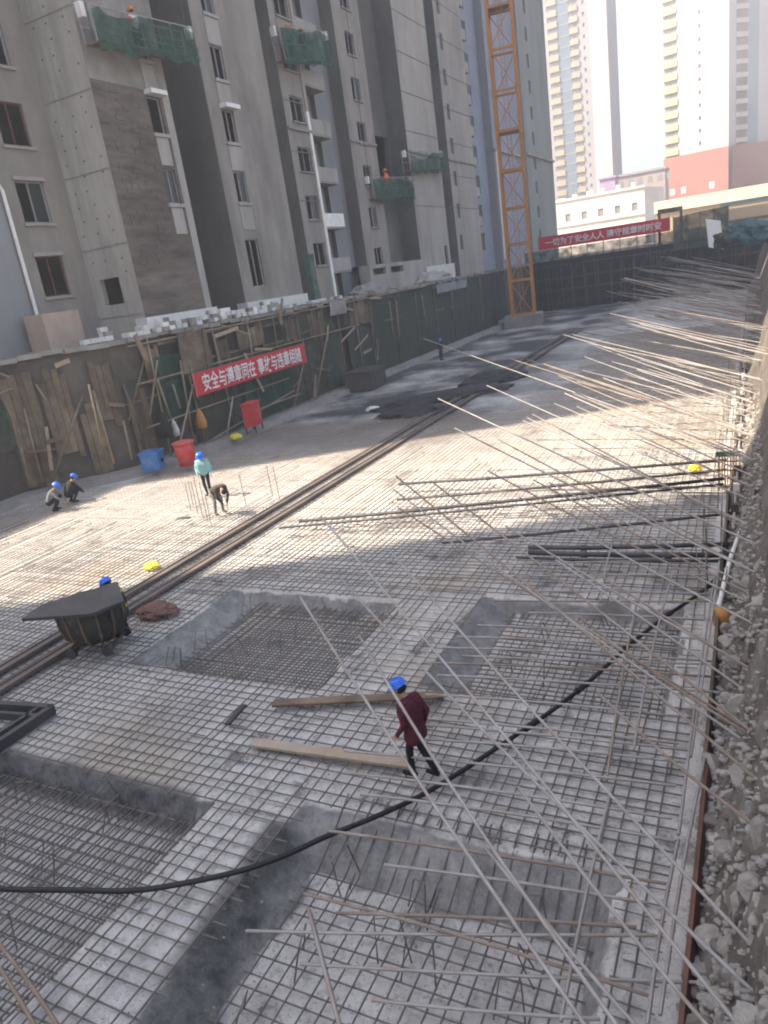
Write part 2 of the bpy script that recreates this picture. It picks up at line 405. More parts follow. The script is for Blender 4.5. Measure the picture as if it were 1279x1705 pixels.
# ------------------------------------------------------------------ retaining walls
def pit_walls():
    mb = MB()
    for (a, b) in zip(WALL[:-1], WALL[1:]):
        mb.quad((a[0], a[1], -.3), (b[0], b[1], -.3), (b[0], b[1], GZ), (a[0], a[1], GZ))
    o = mb.build('retaining_wall', M_pit); tag(o, 'brown retaining wall of the pit below the grey apartment blocks', 'wall')
    kb = MB()      # kerb of blinding concrete along the foot of the wall
    path = [(-28.3, 8), (-28.3, 19.6), (-27.6, 21.2), (-25.5, 23.6), (-24.7, 25.2), (-24.2, 29), (-24.6, 36), (-24.8, 46), (-24.8, 94)]
    for (a, b) in zip(path[:-1], path[1:]):
        k = max(1, int(math.dist(a, b) / 1.0))
        for i in range(k):
            p = [a[0] + (b[0] - a[0]) * i / k, a[1] + (b[1] - a[1]) * i / k]; q = [a[0] + (b[0] - a[0]) * (i + 1) / k, a[1] + (b[1] - a[1]) * (i + 1) / k]
            w = lambda s: .15 * nz(s[0], s[1], 0, .6)
            A0, A1 = (p[0] + .55 + w(p), p[1]), (q[0] + .55 + w(q), q[1])
            B0, B1 = (p[0] - 1.0, p[1]), (q[0] - 1.0, q[1])
            h0, h1 = .30 + w(p) * .5, .30 + w(q) * .5
            kb.quad((*A0, h0), (*A1, h1), (*B1, h1), (*B0, h0))
            kb.quad((A0[0] + .1, A0[1], -.05), (A1[0] + .1, A1[1], -.05), (*A1, h1), (*A0, h0))
    structure(kb.build('kerb', M_conc))
    fb = MB()
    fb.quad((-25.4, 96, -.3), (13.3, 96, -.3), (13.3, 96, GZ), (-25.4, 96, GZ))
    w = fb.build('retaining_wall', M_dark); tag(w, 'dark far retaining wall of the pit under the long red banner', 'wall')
    rr = random.Random(9)
    for lay, yo in ((0, 95.8), (1, 94.6)):
        gb = MB()
        for i in range(24):
            x = -24.5 + i * 1.5 + rr.uniform(-.3, .3)
            gb.beam((x, yo, 0), (x + rr.uniform(-.3, .3), yo, GZ - rr.uniform(.1, 1.6)), .1)
        for z in (1.0, 2.4, 3.9, 5.3): gb.beam((-25, yo - .1, z + rr.uniform(-.2, .2)), (12, yo - .1, z + rr.uniform(-.3, .3)), .09)
        for i in range(7):
            x = rr.uniform(-24, 8); gb.beam((x, yo - .2, .1), (x + rr.uniform(2, 4), yo - .2, 5.2), .09)
        stuff(gb.build('scaffold_lattice', M_board if lay else M_pipe, w))
pit_walls()

# ------------------------------------------------------------------ rebar mats
UNIT = {}
def unit_bar(r, mat_, n=6, key=None, bend=0.0):
    k = (r, mat_.name, bend)
    if k not in UNIT:
        mb = MB()
        if bend:
            pts = [(i / 6, math.sin(i / 6 * math.pi) * bend * .6, -bend * (i / 6) ** 2) for i in range(7)]
            mb.tube(pts, r, n)
        else: mb.tube([(0, 0, 0), (1, 0, 0)], r, n)
        UNIT[k] = mb.mesh('bar', mat_)
        UNIT[k].polygons.foreach_set('use_smooth', [len(p.vertices) == 4 for p in UNIT[k].polygons])
    return UNIT[k]
R = .0122
def emit(segs, root, r=R, limit=300):
    """the `limit` nearest bars become parts, the rest one stuff part"""
    eye = V(EYE)
    segs = sorted(segs, key=lambda s: -(s[1] - s[0]).length / (((s[0] + s[1]) / 2 - eye).length ** 2))
    me = unit_bar(r, M_steel)
    for (a, b) in segs[:limit]:
        o = link('bar', me, root); orient(o, a, b)
    if len(segs) > limit:
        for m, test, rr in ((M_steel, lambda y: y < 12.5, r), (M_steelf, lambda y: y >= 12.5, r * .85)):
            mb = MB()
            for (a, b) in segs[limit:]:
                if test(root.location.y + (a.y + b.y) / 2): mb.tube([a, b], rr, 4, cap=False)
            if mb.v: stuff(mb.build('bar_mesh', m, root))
def cut(lo, hi, holes):
    out = []; cur = lo
    for (a, b) in sorted(holes):
        if a > cur: out.append((cur, min(a, hi)))
        cur = max(cur, b)
    if cur < hi: out.append((cur, hi))
    return [(a, b) for a, b in out if b - a > .25]
def mats():
    segs = []
    S = .2
    def rim(P): return (P[0] - P[4] + .2, P[1] + P[5] + .06, P[2] - P[6] + .1, P[3] + P[7] - .05)
    j = lambda: rnd.uniform(-.035, .035)
    y = 1.2
    while y < 62:
        holes = [(rim(P)[0] + j() * 3, rim(P)[1] + j() * 3) for P in PITS if rim(P)[2] < y < rim(P)[3]]
        for (a, b) in cut((-9.5 + rnd.uniform(-1.5, 1.5)) if y > 33.5 else (-24.3 if y > 22 else -27.4), -.75, holes):
            # bars come in lengths with laps
            x = a
            while x < b:
                e = min(b, x + rnd.uniform(7, 11)); e = b if b - e < 1.5 else e
                dy = j(); dz = rnd.uniform(-.008, .008)
                segs.append((V((x - (.3 if x > a else 0), y + dy, .055 + dz)), V((e, y + dy + j(), .055 + dz))))
                x = e
        y += S + rnd.uniform(-.025, .025) + (S * .8 if rnd.random() < .02 else 0)
    x = -27.2
    while x < -.8:
        holes = [(rim(P)[2] + j() * 3, rim(P)[3] + j() * 3) for P in PITS if rim(P)[0] < x < rim(P)[1]]
        for (a, b) in cut(1.0 if x > -16 else 7, (60 if x > -9 else 33.5 + rnd.uniform(-1, 1.5)) if x > -24.4 else 20, holes):
            y = a
            while y < b:
                e = min(b, y + rnd.uniform(8, 12)); e = b if b - e < 1.5 else e
                dx = j()
                segs.append((V((x + dx, y - (.3 if y > a else 0), .082)), V((x + dx + j(), e, .082))))
                y = e
        x += S + rnd.uniform(-.025, .025) + (S * .8 if rnd.random() < .02 else 0)
    # doubled bars in the beam strips between the pits
    root = thing('rebar_mat', 'wide dark rebar mat tied over the whole concrete floor between the pits', 'rebar mat')
    emit(segs, root)
    labels = ['dark rebar mat in the sunken pit at the lower left corner', 'dense rebar mat in the central pit below the sunlit strip',
              'rebar mat in the pit crossed by the black hose, right of the beam strip', 'open square rebar mat in the nearest pit at the bottom of the picture',
              'rebar mat in the small sunlit pit behind the central pit', 'rebar mat in the farthest sunlit pit beside the right bank']
    for k, (P, lb) in enumerate(zip(PITS, labels)):
        x0, x1, y0, y1, l, rr, n, f, d = P; segs = []
        root = thing('rebar_mat', lb, 'rebar mat', ((x0 + x1) / 2, (y0 + y1) / 2, -d), 0)
        c = root.location
        two = k < 2
        for (zo, off) in (((.07, 0), (.22, .07)) if two else ((.1, 0),)):
            sp = (.2, .2, .155, .21)[k]
            y = y0 + .05 + off
            while y < y1:
                segs.append((V((x0 - .05 + j(), y + j(), -d + zo)) - c, V((x1 + .08, y + j(), -d + zo)) - c)); y += sp
            x = x0 + .05 + off
            while x < x1 + .05:
                a = V((x + j(), y0, -d + zo + .026)) - c; b = V((x + j(), y1 + .02, -d + zo + .026)) - c
                segs.append((a, b))
                if zo < .12 and f > .25: segs.append((b, V((x + j(), y1 + f * .95 + .25, .07)) - c))
                x += sp
        emit(segs, root)
mats()

# bent support bars (chairs) standing in the mats
def chairs():
    def chair_mesh(w, h, lean):
        mb = MB(); mb.tube([(-.05, -.12, 0), (0, 0, h), (w, 0, h), (w + .05, -.12, 0)], .011, 6); return mb.mesh('support_bar', M_steel)
    ms = [chair_mesh(.22, .42, 0), chair_mesh(.3, .5, 0), chair_mesh(.16, .38, 0)]
    spots = [((40, 1330), 0), ((175, 1365), 0), ((205, 1370), 0), ((365, 1340), 0), ((395, 1350), 0), ((20, 1420), 0), ((85, 1450), 0), ((10, 1560), 0),
             ((275, 1110), 1), ((290, 1100), 1), ((330, 1080), 1), ((400, 1050), 1), ((455, 1080), 1), ((500, 1060), 1), ((540, 1020), 1), ((390, 1105), 1), ((350, 1010), 1),
             ((695, 1500), 3), ((730, 1520), 3), ((870, 1540), 3), ((640, 1590), 3), ((680, 1620), 3), ((830, 1680), 3), ((870, 1640), 3), ((420, 1690), 3), ((520, 1590), 3), ((560, 1480), 3), ((595, 1490), 3),
             ((840, 1110), 2), ((900, 1070), 2), ((960, 1110), 2), ((1000, 1050), 2), ((880, 1130), 2)]
    names = ['lower left pit', 'central pit', 'pit right of the beam strip', 'nearest pit']
    made = {}
    for (px, py), k in spots:
        p = atz(px, py, -PITS[k][8] + .1)
        P = PITS[k]; p.x = min(max(p.x, P[0] - P[4] * .3), P[1]); p.y = min(max(p.y, P[2]), P[3] + .1)
        o = link('support_bar', rnd.choice(ms)); o.location = p; o.rotation_euler = (rnd.uniform(-.15, .15), rnd.uniform(-.15, .15), rnd.choice([0, 1.57, .3, -1.2]) + rnd.uniform(-.3, .3))
        tag(o, 'bent dark support bar in the ' + names[k], 'support bar', 'bent support bars in the ' + names[k]); made.setdefault(k, []).append(o)
    for k, v in made.items(): ordinal(v, lambda o: o.location.x, 'bent support bar in the ' + names[k] + ', %s from left', 'first')
chairs()

# ------------------------------------------------------------------ starter bars from the right bank
ROD_D = V((-.77, .61, .19)).normalized()
def rods():
    eye = V(EYE)
    tips = [(707, 560), (731, 658), (812, 637), (833, 583), (965, 545), (1010, 487), (660, 800), (815, 770), (535, 868), (650, 908), (565, 942), (718, 808),
            (500, 985), (865, 1298), (800, 1388), (510, 1487), (880, 690), (905, 610), (940, 660), (1005, 950), (760, 700), (845, 860), (600, 1040), (985, 800), (970, 1010), (1000, 1130),
            (925, 940), (1055, 455), (1085, 450), (1045, 505), (1020, 540), (990, 585), (930, 630), (1060, 620), (880, 590), (1070, 700)]
    def solve(tip, xb, zb, d):
        rr = V(ray(*tip)); A = np.array([rr, -d, [0, -1, 0]]).T
        s, t, yb = np.linalg.solve(A, np.array([xb, 0, zb]) - EYE)
        return V((xb, yb, zb)), eye + rr * s
    made = {}
    def rod(a, b, label, group, r=.0125, m=None, bend=.25):
        me = unit_bar(r, m or rnd.choice([M_rod, M_rod, M_rodr]), 6, bend=rnd.choice([.5, 1.0, -.4]) * bend)
        o = link('rebar_rod', me); orient(o, a, b); tag(o, label, 'steel rod', group); made.setdefault(group, []).append(o)
    for tip in tips:
        d = (ROD_D + V((rnd.uniform(-.06, .06), rnd.uniform(-.06, .06), rnd.uniform(-.035, .035)))).normalized()
        a, b = solve(tip, rnd.uniform(-.1, .2), rnd.uniform(.7, 1.5), d)
        a = a - d * .7
        rod(a, b, 'long grey steel rod slanting up over the pit from the right bank', 'long rods slanting out from the right bank', r=.019)
    y = 7.0
    while y < 78:
        for k in range(2 if y > 24 else 1):
            if rnd.random() < .16: continue
            d = (ROD_D + V((rnd.uniform(-.06, .06), rnd.uniform(-.08, .08), rnd.uniform(-.05, .05)))).normalized()
            a = V((rnd.uniform(-.1, .6), y + rnd.uniform(-.5, .5), rnd.uniform(.6, 1.4) if k == 0 else rnd.uniform(1.6, 3.2)))
            rod(a - d * .6, a + d * rnd.uniform(5.5, 10.5 if y > 30 else 9), 'grey steel rod in the thicket of rods along the far right bank', 'thicket of rods along the far right bank', r=.017 if y < 40 else .021)
        y += .62 if y > 26 else .9
    # level bars just over the floor, square to the bank
    hl = [((569, 1286), (1118, 1356)), ((600, 1322), (1123, 1393)), ((545, 1383), (1110, 1468)), ((573, 1250), (1125, 1305)), ((661, 1228), (1141, 1263)), ((627, 1191), (1130, 1232)),
          ((708, 1156), (1130, 1187)), ((728, 1124), (1199, 1150)), ((702, 1103), (1199, 1122)), ((736, 1078), (1190, 1096)), ((795, 1041), (1180, 1060)), ((760, 1060), (1130, 1075)),
          ((410, 1550), (1090, 1560)), ((500, 1605), (1180, 1640)), ((505, 1488), (1080, 1650)), ((860, 985), (1190, 985)), ((840, 960), (1190, 955)), ((835, 940), (1195, 930)), ((620, 1665), (1000, 1700)), ((690, 1205), (1150, 1246)), ((770, 1092), (1190, 1108)), ((880, 1020), (1195, 1030)), ((640, 1440), (1080, 1500)), ((820, 1000), (1190, 1003)), ((560, 1520), (1060, 1540))]
    for i, (p, q) in enumerate(hl):
        z = rnd.uniform(.34, .5)
        rod(atz(*p, z - .04), atz(*q, z), 'pale steel rod lying level over the mat out from the right bank', 'level rods over the mat by the right bank', bend=.06, r=.019)
    for k, (p, q) in enumerate([((934, 1701), (1019, 1308)), ((1078, 1706), (1130, 1393)), ((1099, 1690), (1173, 1260)), ((1130, 1390), (1190, 960)), ((1055, 1250), (1120, 950)), ((1010, 1300), (1060, 1000)), ((1150, 1260), (1205, 880)), ((1000, 1000), (1020, 900))]):
        rod(atz(*p, .45), atz(*q, .5), 'pale steel rod running lengthwise above the mat beside the right bank', 'lengthwise rods beside the right bank', bend=.08, r=.02)
    # cross bars of the waling cage, sunlit stretch
    for k in range(20):
        y = 19 + k * .85 + rnd.uniform(-.2, .2); z = rnd.uniform(.35, 1.3); L_ = rnd.uniform(2.5, 7)
        rod(V((-.3, y, z)), V((-.3 - L_, y + rnd.uniform(-.4, 1.0), z + rnd.uniform(-.1, .3))), 'thin dark cross rod of the bank cage over the sunlit floor', 'cross rods over the sunlit floor', m=M_steel, bend=.1)
    for k in range(46):
        y = 13.5 + k * .62; x = rnd.choice([-.55, -.75, -.95, -.4])
        a = V((x, y, .03)); b = a + V((rnd.uniform(-.06, .06), rnd.uniform(-.06, .06), rnd.uniform(.8, 1.5)))
        rod(a, b, 'short upright steel rod in the cage along the foot of the bank', 'upright rods along the foot of the bank', m=M_steel if k % 3 else M_rod, bend=.03)
    rod(atz(0, 1573, .5), atz(100, 1712, .5), 'brown rod across the bottom left corner of the picture, upper of two', 'brown rods in the bottom left corner', r=.022, m=M_pole, bend=.02)
    rod(atz(0, 1612, .5), atz(66, 1722, .5), 'brown rod across the bottom left corner of the picture, lower of two', 'brown rods in the bottom left corner', r=.022, m=M_pole, bend=.02)
    g = made
    ordinal(g['long rods slanting out from the right bank'], lambda o: o.location.y, 'long grey steel rod slanting over the pit, its foot the %s along the right bank')
    ordinal(g['level rods over the mat by the right bank'], lambda o: o.location.y, 'pale steel rod level over the mat, %s from the bottom of the picture')
    ordinal(g['lengthwise rods beside the right bank'], lambda o: -o.location.x, 'pale lengthwise rod above the mat, %s to the foot of the right bank')
    ordinal(g['cross rods over the sunlit floor'], lambda o: o.location.y, 'thin dark cross rod of the bank cage, %s along the sunlit strip')

rods()

def pipes():
    L = [((664, 806), (1210, 766), .045, 'upper dark steel pipe lying over the sunlit floor'), ((661, 832), (1210, 782), .04, 'second dark steel pipe lying over the sunlit floor'),
         ((498, 868), (1205, 797), .05, 'longest dark steel pipe, its near end by the rails'), ((465, 879), (1205, 806), .035, 'thin dark pipe right beside the longest pipe'),
         ((736, 904), (1222, 854), .035, 'dark pipe along the lower edge of the sunlit strip'), ((880, 912), (1212, 906), .05, 'dark pipe on the shade edge, upper of the bundle of three'),
         ((880, 920), (1215, 924), .06, 'thick dark pipe in the middle of the bundle of three'), ((860, 928), (1200, 934), .035, 'thin dark pipe, lowest of the bundle of three')]
    for p, q, r_, lb in L:
        a, b = atz(*p, .35), atz(*q, .5)
        mb = MB(); d = b - a
        mb.tube([V((0, 0, 0)), d * .33 + V((0, 0, -.03)), d * .66 + V((0, 0, -.02)), d], r_, 10)
        o = mb.build('steel_pipe', M_pipe, smooth=True); o.location = a; tag(o, lb, 'pipe', 'dark pipes laid across the sunlit floor')
        for t in (.3, .72):
            c = MB(); u = d.normalized(); c.tube([d * t - u * .07 + V((0, 0, -.025)), d * t + u * .07 + V((0, 0, -.025))], r_ * 1.35, 10)
            c.build('coupler', M_pipe, o)
    # hose
    pts = [(-60, 1470), (0, 1480), (120, 1482), (220, 1483), (310, 1470), (400, 1450), (475, 1424), (545, 1392), (620, 1362), (700, 1325), (775, 1280), (850, 1230), (905, 1193), (950, 1160), (1000, 1118), (1040, 1080), (1075, 1052), (1110, 1025), (1155, 995), (1192, 965), (1216, 930)]
    P3 = []
    for p in pts:
        q = atz(*p, .16); q.z = max(.13, .16); P3.append(q)
    sm = []
    for i in range(len(P3) - 1):
        p0, p1, p2, p3 = P3[max(i - 1, 0)], P3[i], P3[i + 1], P3[min(i + 2, len(P3) - 1)]
        for k in range(5):
            t = k / 5
            sm.append(.5 * ((2 * p1) + (p2 - p0) * t + (2 * p0 - 5 * p1 + 4 * p2 - p3) * t * t + (3 * p1 - p0 - 3 * p2 + p3) * t ** 3))
    mb = MB(); mb.tube(sm, .036, 10)
    o = mb.build('hose', M_rubber, smooth=True); tag(o, 'thick black hose curving across the rebar mat from left edge to right bank', 'hose')
    for k in range(58, 98, 9):
        c = MB(); u = (sm[k + 1] - sm[k - 1]).normalized(); c.tube([sm[k] - u * .16, sm[k] + u * .16], .052, 10); c.build('coupling', M_rubber, o)
pipes()

def rails():
    for x, lb in ((-14.55, 'left dark steel channel rail running the length of the pit'), (-13.75, 'right dark steel channel rail running the length of the pit')):
        t = thing('steel_rail', lb, 'rail', (x, 6, .09), 0, 'two long dark rails')
        for (dx, w) in ((-.12, .05), (.12, .05)):
            mb = MB(); y = 0
            while y < 62:
                e = min(62, y + 6); mb.box((dx - w / 2, y, 0), (dx + w / 2, e - .02, .08)); y = e
            mb.build('rail_flange', M_railm, t)
        mb = MB(); mb.box((-.095, 0, .0), (.095, 62, .05)); mb.build('rail_web', M_railm, t)
    # open steel frame at the left edge
    t = thing('waterstop_channel', 'blue grey steel frame corner lying on the mat at the left edge', 'frame', (-12.15, 7.7, .1))
    c = t.location
    for a, b in (((-8, -40), None),):
        pass
    A, B, C_, D_ = atz(88, 1182, .15), atz(-120, 1168, .15), atz(-60, 1280, .15), atz(-150, 1230, .15)
    for p, q in ((A, B), (A, C_)):
        mb = MB(); mb.beam(p - c, q - c, .12, .2); mb.build('channel', M_pipe, t)
        mb = MB(); off = (C_ - A).normalized() * .28 if q is B else (B - A).normalized() * .28
        mb.beam(p - c + off, q - c + off, .07, .16); mb.build('channel', M_pipe, t)
rails()

def planks():
    L = [((455, 1171), (738, 1157), .2, 'weathered wooden plank reaching to the walking worker\'s shoulders', M_timber), ((420, 1236), (690, 1273), .2, 'pale wooden plank pointing at the walking worker\'s feet', M_wood),
         ((378, 1206), (407, 1174), .1, 'short dark stick lying on the mat left of the planks', M_pipe)]
    for p, q, w, lb, m in L:
        mb = MB(); a, b = atz(*p, .13), atz(*q, .13); mb.beam((a - a), (b - a), w, .05)
        o = mb.build('plank', m, bevel=.006); o.location = a; tag(o, lb, 'plank')
planks()

# ------------------------------------------------------------------ rubble on the bank
def rubble():
    def rock(seed, r_):
        bm = bmesh.new(); bmesh.ops.create_icosphere(bm, subdivisions=2, radius=r_)
        rr = random.Random(seed); pl = [(V((rr.gauss(0, 1), rr.gauss(0, 1), rr.gauss(0, 1))).normalized(), rr.uniform(.45, .8) * r_) for _ in range(9)]
        for v in bm.verts:
            for n, d in pl:
                e = v.co.dot(n) - d
                if e > 0: v.co -= n * e
        me = bpy.data.meshes.new('concrete_chunk'); bm.to_mesh(me); bm.free(); return me
    ms = []
    for k in range(10):
        me = rock(k, .2); me.materials.append(M_stone if k % 3 else M_stone2); ms.append(me)
    prof = [(-.42, .22), (-.22, .5), (0.0, 1.1), (.25, 2.0)]
    for k in range(300):
        y = 4.2 + 26 * rnd.random() ** 2.0
        u = rnd.random() * 2.7; i = int(u); f = u - i
        x = prof[i][0] + (prof[min(i + 1, 3)][0] - prof[i][0]) * f; z = prof[i][1] + (prof[min(i + 1, 3)][1] - prof[i][1]) * f
        o = link('concrete_chunk', rnd.choice(ms)); o.location = (x + .02, y, z + .01)
        o.rotation_euler = (rnd.uniform(0, 6), rnd.uniform(0, 6), rnd.uniform(0, 6))
        s = rnd.choice([.25, .3, .35, .4, .5, .6, .7, .85, 1.05]); o.scale = (s * rnd.uniform(.8, 1.5), s, s * rnd.uniform(.4, .8))
        tag(o, 'broken concrete chunk lying in the soil of the right bank', 'rubble chunk', 'broken concrete chunks on the right bank')
    y = 4.5
    k = 0
    lbs = ['rust red formwork board at the foot of the bank, nearest of the row', 'dark brown formwork board at the foot of the bank, second of the row', 'dull brown formwork board at the foot of the bank, third of the row', 'old formwork board at the foot of the bank where the hose ends']
    for ln, m in ((4.2, M_rust), (3.2, M_board), (3.8, M_timber), (4.5, M_board)):
        mb = MB(); mb.obox((0, ln / 2, .2), (.025, 0, .02), (0, ln / 2 - .02, 0), (-.05, 0, .2)); o = mb.build('formwork_board', m, bevel=.004)
        o.location = (-.45, y, 0); o.rotation_euler = (0, 0, rnd.uniform(-.01, .01)); tag(o, lbs[k], 'board', 'formwork boards along the foot of the bank'); y += ln; k += 1
    mb = MB(); mb.tube([atz(1238, 872, .6), atz(1216, 930, .55), atz(1197, 1008, .5)], .045, 10); o = mb.build('white_pipe', M_whitep, smooth=True); tag(o, 'white plastic pipe leaning at the end of the black hose', 'pipe')
    c = atz(1202, 1030, .3); mb = MB(); mb.lathe([(.1, -.2), (.15, -.12), (.16, .1), (.1, .2), (.05, .22)], (0, 0, 0), 10); o = mb.build('sack', M_amber, smooth=True); o.location = c; tag(o, 'small amber sack at the lower end of the white pipe', 'sack')
    mb = MB(); mb.obox((0, 0, 0), (.05, 0, .02), (0, .3, 0), (-.02, 0, .45)); o = mb.build('foam_block', M_foam, bevel=.01); o.location = atx(1290, 1420, .28) if False else V((.30, 6.6, 2.0)); tag(o, 'white foam slab stuck upright in the rubble at the right edge', 'slab')
    # pale pole and couplers running along the foot of the bank
    mb = MB(); mb.tube([(-.33, 17, .55), (-.3, 30, .7), (-.3, 45, .8), (-.3, 60, .9)], .035, 8); o = mb.build('guard_rail', M_rod, smooth=True); tag(o, 'pale tube rail running along the foot of the far right bank', 'rail')
    for k in range(24):
        c = MB(); y = 18 + k * 1.6; c.box((-.4, y, .5), (-.24, y + .14, .78)); c.build('clamp', M_whitep if k % 2 else M_pipe, o)
    t = thing('netting_roll', 'amber mesh basket standing in the cage by the sunlit bank', 'basket', (-.55, 21.3, .05))
    mb = MB()
    for k in range(7): mb.beam((-.22 + k * .07, 0, 0), (-.22 + k * .07, 0, 1.0), .03)
    for z in (.1, .35, .6, .85): mb.beam((-.25, 0, z), (.25, 0, z), .03)
    mb.build('basket_mesh', M_amber, t); mb = MB(); mb.box((-.3, -.06, 1.0), (.3, .06, 1.12)); mb.build('basket_rim', M_net, t)
rubble()
def debris():
    rr = random.Random(3); v, f = icosa
    def bit(mb, c, s):
        k = (s * rr.uniform(.6, 1.5), s * rr.uniform(.6, 1.5), s * rr.uniform(.4, .9)); a = rr.uniform(0, 6.3); ca, sa = math.cos(a), math.sin(a)
        mb.add([(c[0] + (p[0] * ca - p[1] * sa) * k[0], c[1] + (p[0] * sa + p[1] * ca) * k[1], c[2] + p[2] * k[2]) for p in v], f)
    mb = MB()
    for i in range(900):
        x, y = rr.uniform(-15, -.8), 2.5 + 22 * rr.random() ** 1.4
        bit(mb, (x, y, floor_z(x, y) + .006), rr.choice([.008, .01, .012, .016, .022]))
    stuff(mb.build('crumbs', M_conc))
    mb = MB()
    for i in range(2600):
        y = 4 + 22 * rr.random() ** 1.6; u = rr.random() ** .9
        pr = [(-.5, .03), (-.40, .24), (-.21, .52), (.01, 1.12), (.26, 2.0)]; t = u * 4; j = min(3, int(t)); t -= j
        bit(mb, (pr[j][0] + (pr[j + 1][0] - pr[j][0]) * t - .02, y, pr[j][1] + (pr[j + 1][1] - pr[j][1]) * t + .01), rr.choice([.012, .02, .02, .03, .045, .06]))
    stuff(mb.build('gravel', M_stone))
_b = bmesh.new(); bmesh.ops.create_icosphere(_b, subdivisions=1, radius=1); icosa = ([tuple(x.co) for x in _b.verts], [tuple(y.index for y in x.verts) for x in _b.faces]); _b.free()
debris()

# ------------------------------------------------------------------ buildings
def panel(mb, o, u, n, U, Vh, ops, rev=.22):
    """upright wall panel with real openings and reveals; o = lower corner, u along, n outward"""
    o, u, n = V(o), V(u), V(n); up = V((0, 0, 1))
    us = sorted({0.0, U, *[a for q in ops for a in q[:2]]}); vs = sorted({0.0, Vh, *[a for q in ops for a in q[2:4]]})
    P = lambda a, b, d=0: o + u * a + up * b - n * d
    for a, b in zip(us[:-1], us[1:]):
        for c, d in zip(vs[:-1], vs[1:]):
            m = ((a + b) / 2, (c + d) / 2)
            if any(q[0] < m[0] < q[1] and q[2] < m[1] < q[3] for q in ops): continue
            mb.quad(P(a, c), P(b, c), P(b, d), P(a, d))
    for (a, b, c, d) in ops:
        mb.quad(P(a, c), P(a, c, rev), P(b, c, rev), P(b, c)); mb.quad(P(b, d), P(b, d, rev), P(a, d, rev), P(a, d))
        mb.quad(P(a, d), P(a, d, rev), P(a, c, rev), P(a, c)); mb.quad(P(b, c), P(b, c, rev), P(b, d, rev), P(b, d))
def window(root, o, u, n, w, h, style, name='window', frame=None):
    """o = lower corner of the opening on the wall face"""
    o, u, n = V(o), V(u), V(n); up = V((0, 0, 1))
    fm = frame or M_frame
    mb = MB(); t = .055; d = .14
    C = lambda a, b: o + u * a + up * b - n * d
    def bar(a0, a1, b0, b1): mb.obox(C((a0 + a1) / 2, (b0 + b1) / 2), u * (a1 - a0) / 2, n * .035, up * (b1 - b0) / 2)
    bar(0, t, 0, h); bar(w - t, w, 0, h); bar(t, w - t, 0, t); bar(t, w - t, h - t, h)
    if style != 'hole': bar(w * .48 - .025, w * .48 + .025, t, h - t)
    win = mb.build(name, fm, root)
    if style in ('glass', 'half'):
        g = MB(); a0 = w * .48 + .03
        if style == 'glass': g.obox(C(w * .24, h / 2), u * (w * .22), n * .008, up * (h / 2 - t)); 
        g.obox(C((a0 + w - t) / 2, h / 2), u * ((w - t - a0) / 2), n * .008, up * (h / 2 - t)); g.build('pane', M_glass, win)
    return win
def sill(root, o, u, n, w, z, m, hh=.12, d=.14):
    mb = MB(); o, u, n = V(o), V(u), V(n); c = o + u * w / 2 + n * (d / 2 - .02) ; c.z = z
    mb.obox(c, u * (w / 2 + .1), n * (d / 2), V((0, 0, hh / 2))); return mb.build('sill', m, root)

YU, XN = V((0, 1, 0)), V((1, 0, 0))
def block_shell(root, plan, xback, z0, z1, skip=()):
    """front returns, back, ends and roof of a facade given as [(x, y0, y1), ...] panels (panels themselves built apart)"""
    mb = MB()
    for i, (A, B) in enumerate(zip(plan[:-1], plan[1:])):
        if i in skip: continue
        (xa, _, ya), (xb, yb, _) = A, B
        if abs(xa - xb) > .01: mb.quad((xa, ya, z0), (xb, ya, z0), (xb, ya, z1), (xa, ya, z1))
    y0, y1 = plan[0][1], plan[-1][2]
    mb.quad((xback, y0, z0), (plan[0][0], y0, z0), (plan[0][0], y0, z1), (xback, y0, z1))
    mb.quad((plan[-1][0], y1, z0), (xback, y1, z0), (xback, y1, z1), (plan[-1][0], y1, z1))
    mb.quad((xback, y1, z0), (xback, y0, z0), (xback, y0, z1), (xback, y1, z1))
    for (x, a, b) in plan: mb.quad((xback, a, z1), (x, a, z1), (x, b, z1), (xback, b, z1))
    return mb
ZTOP = 52.0
ST = 3.2

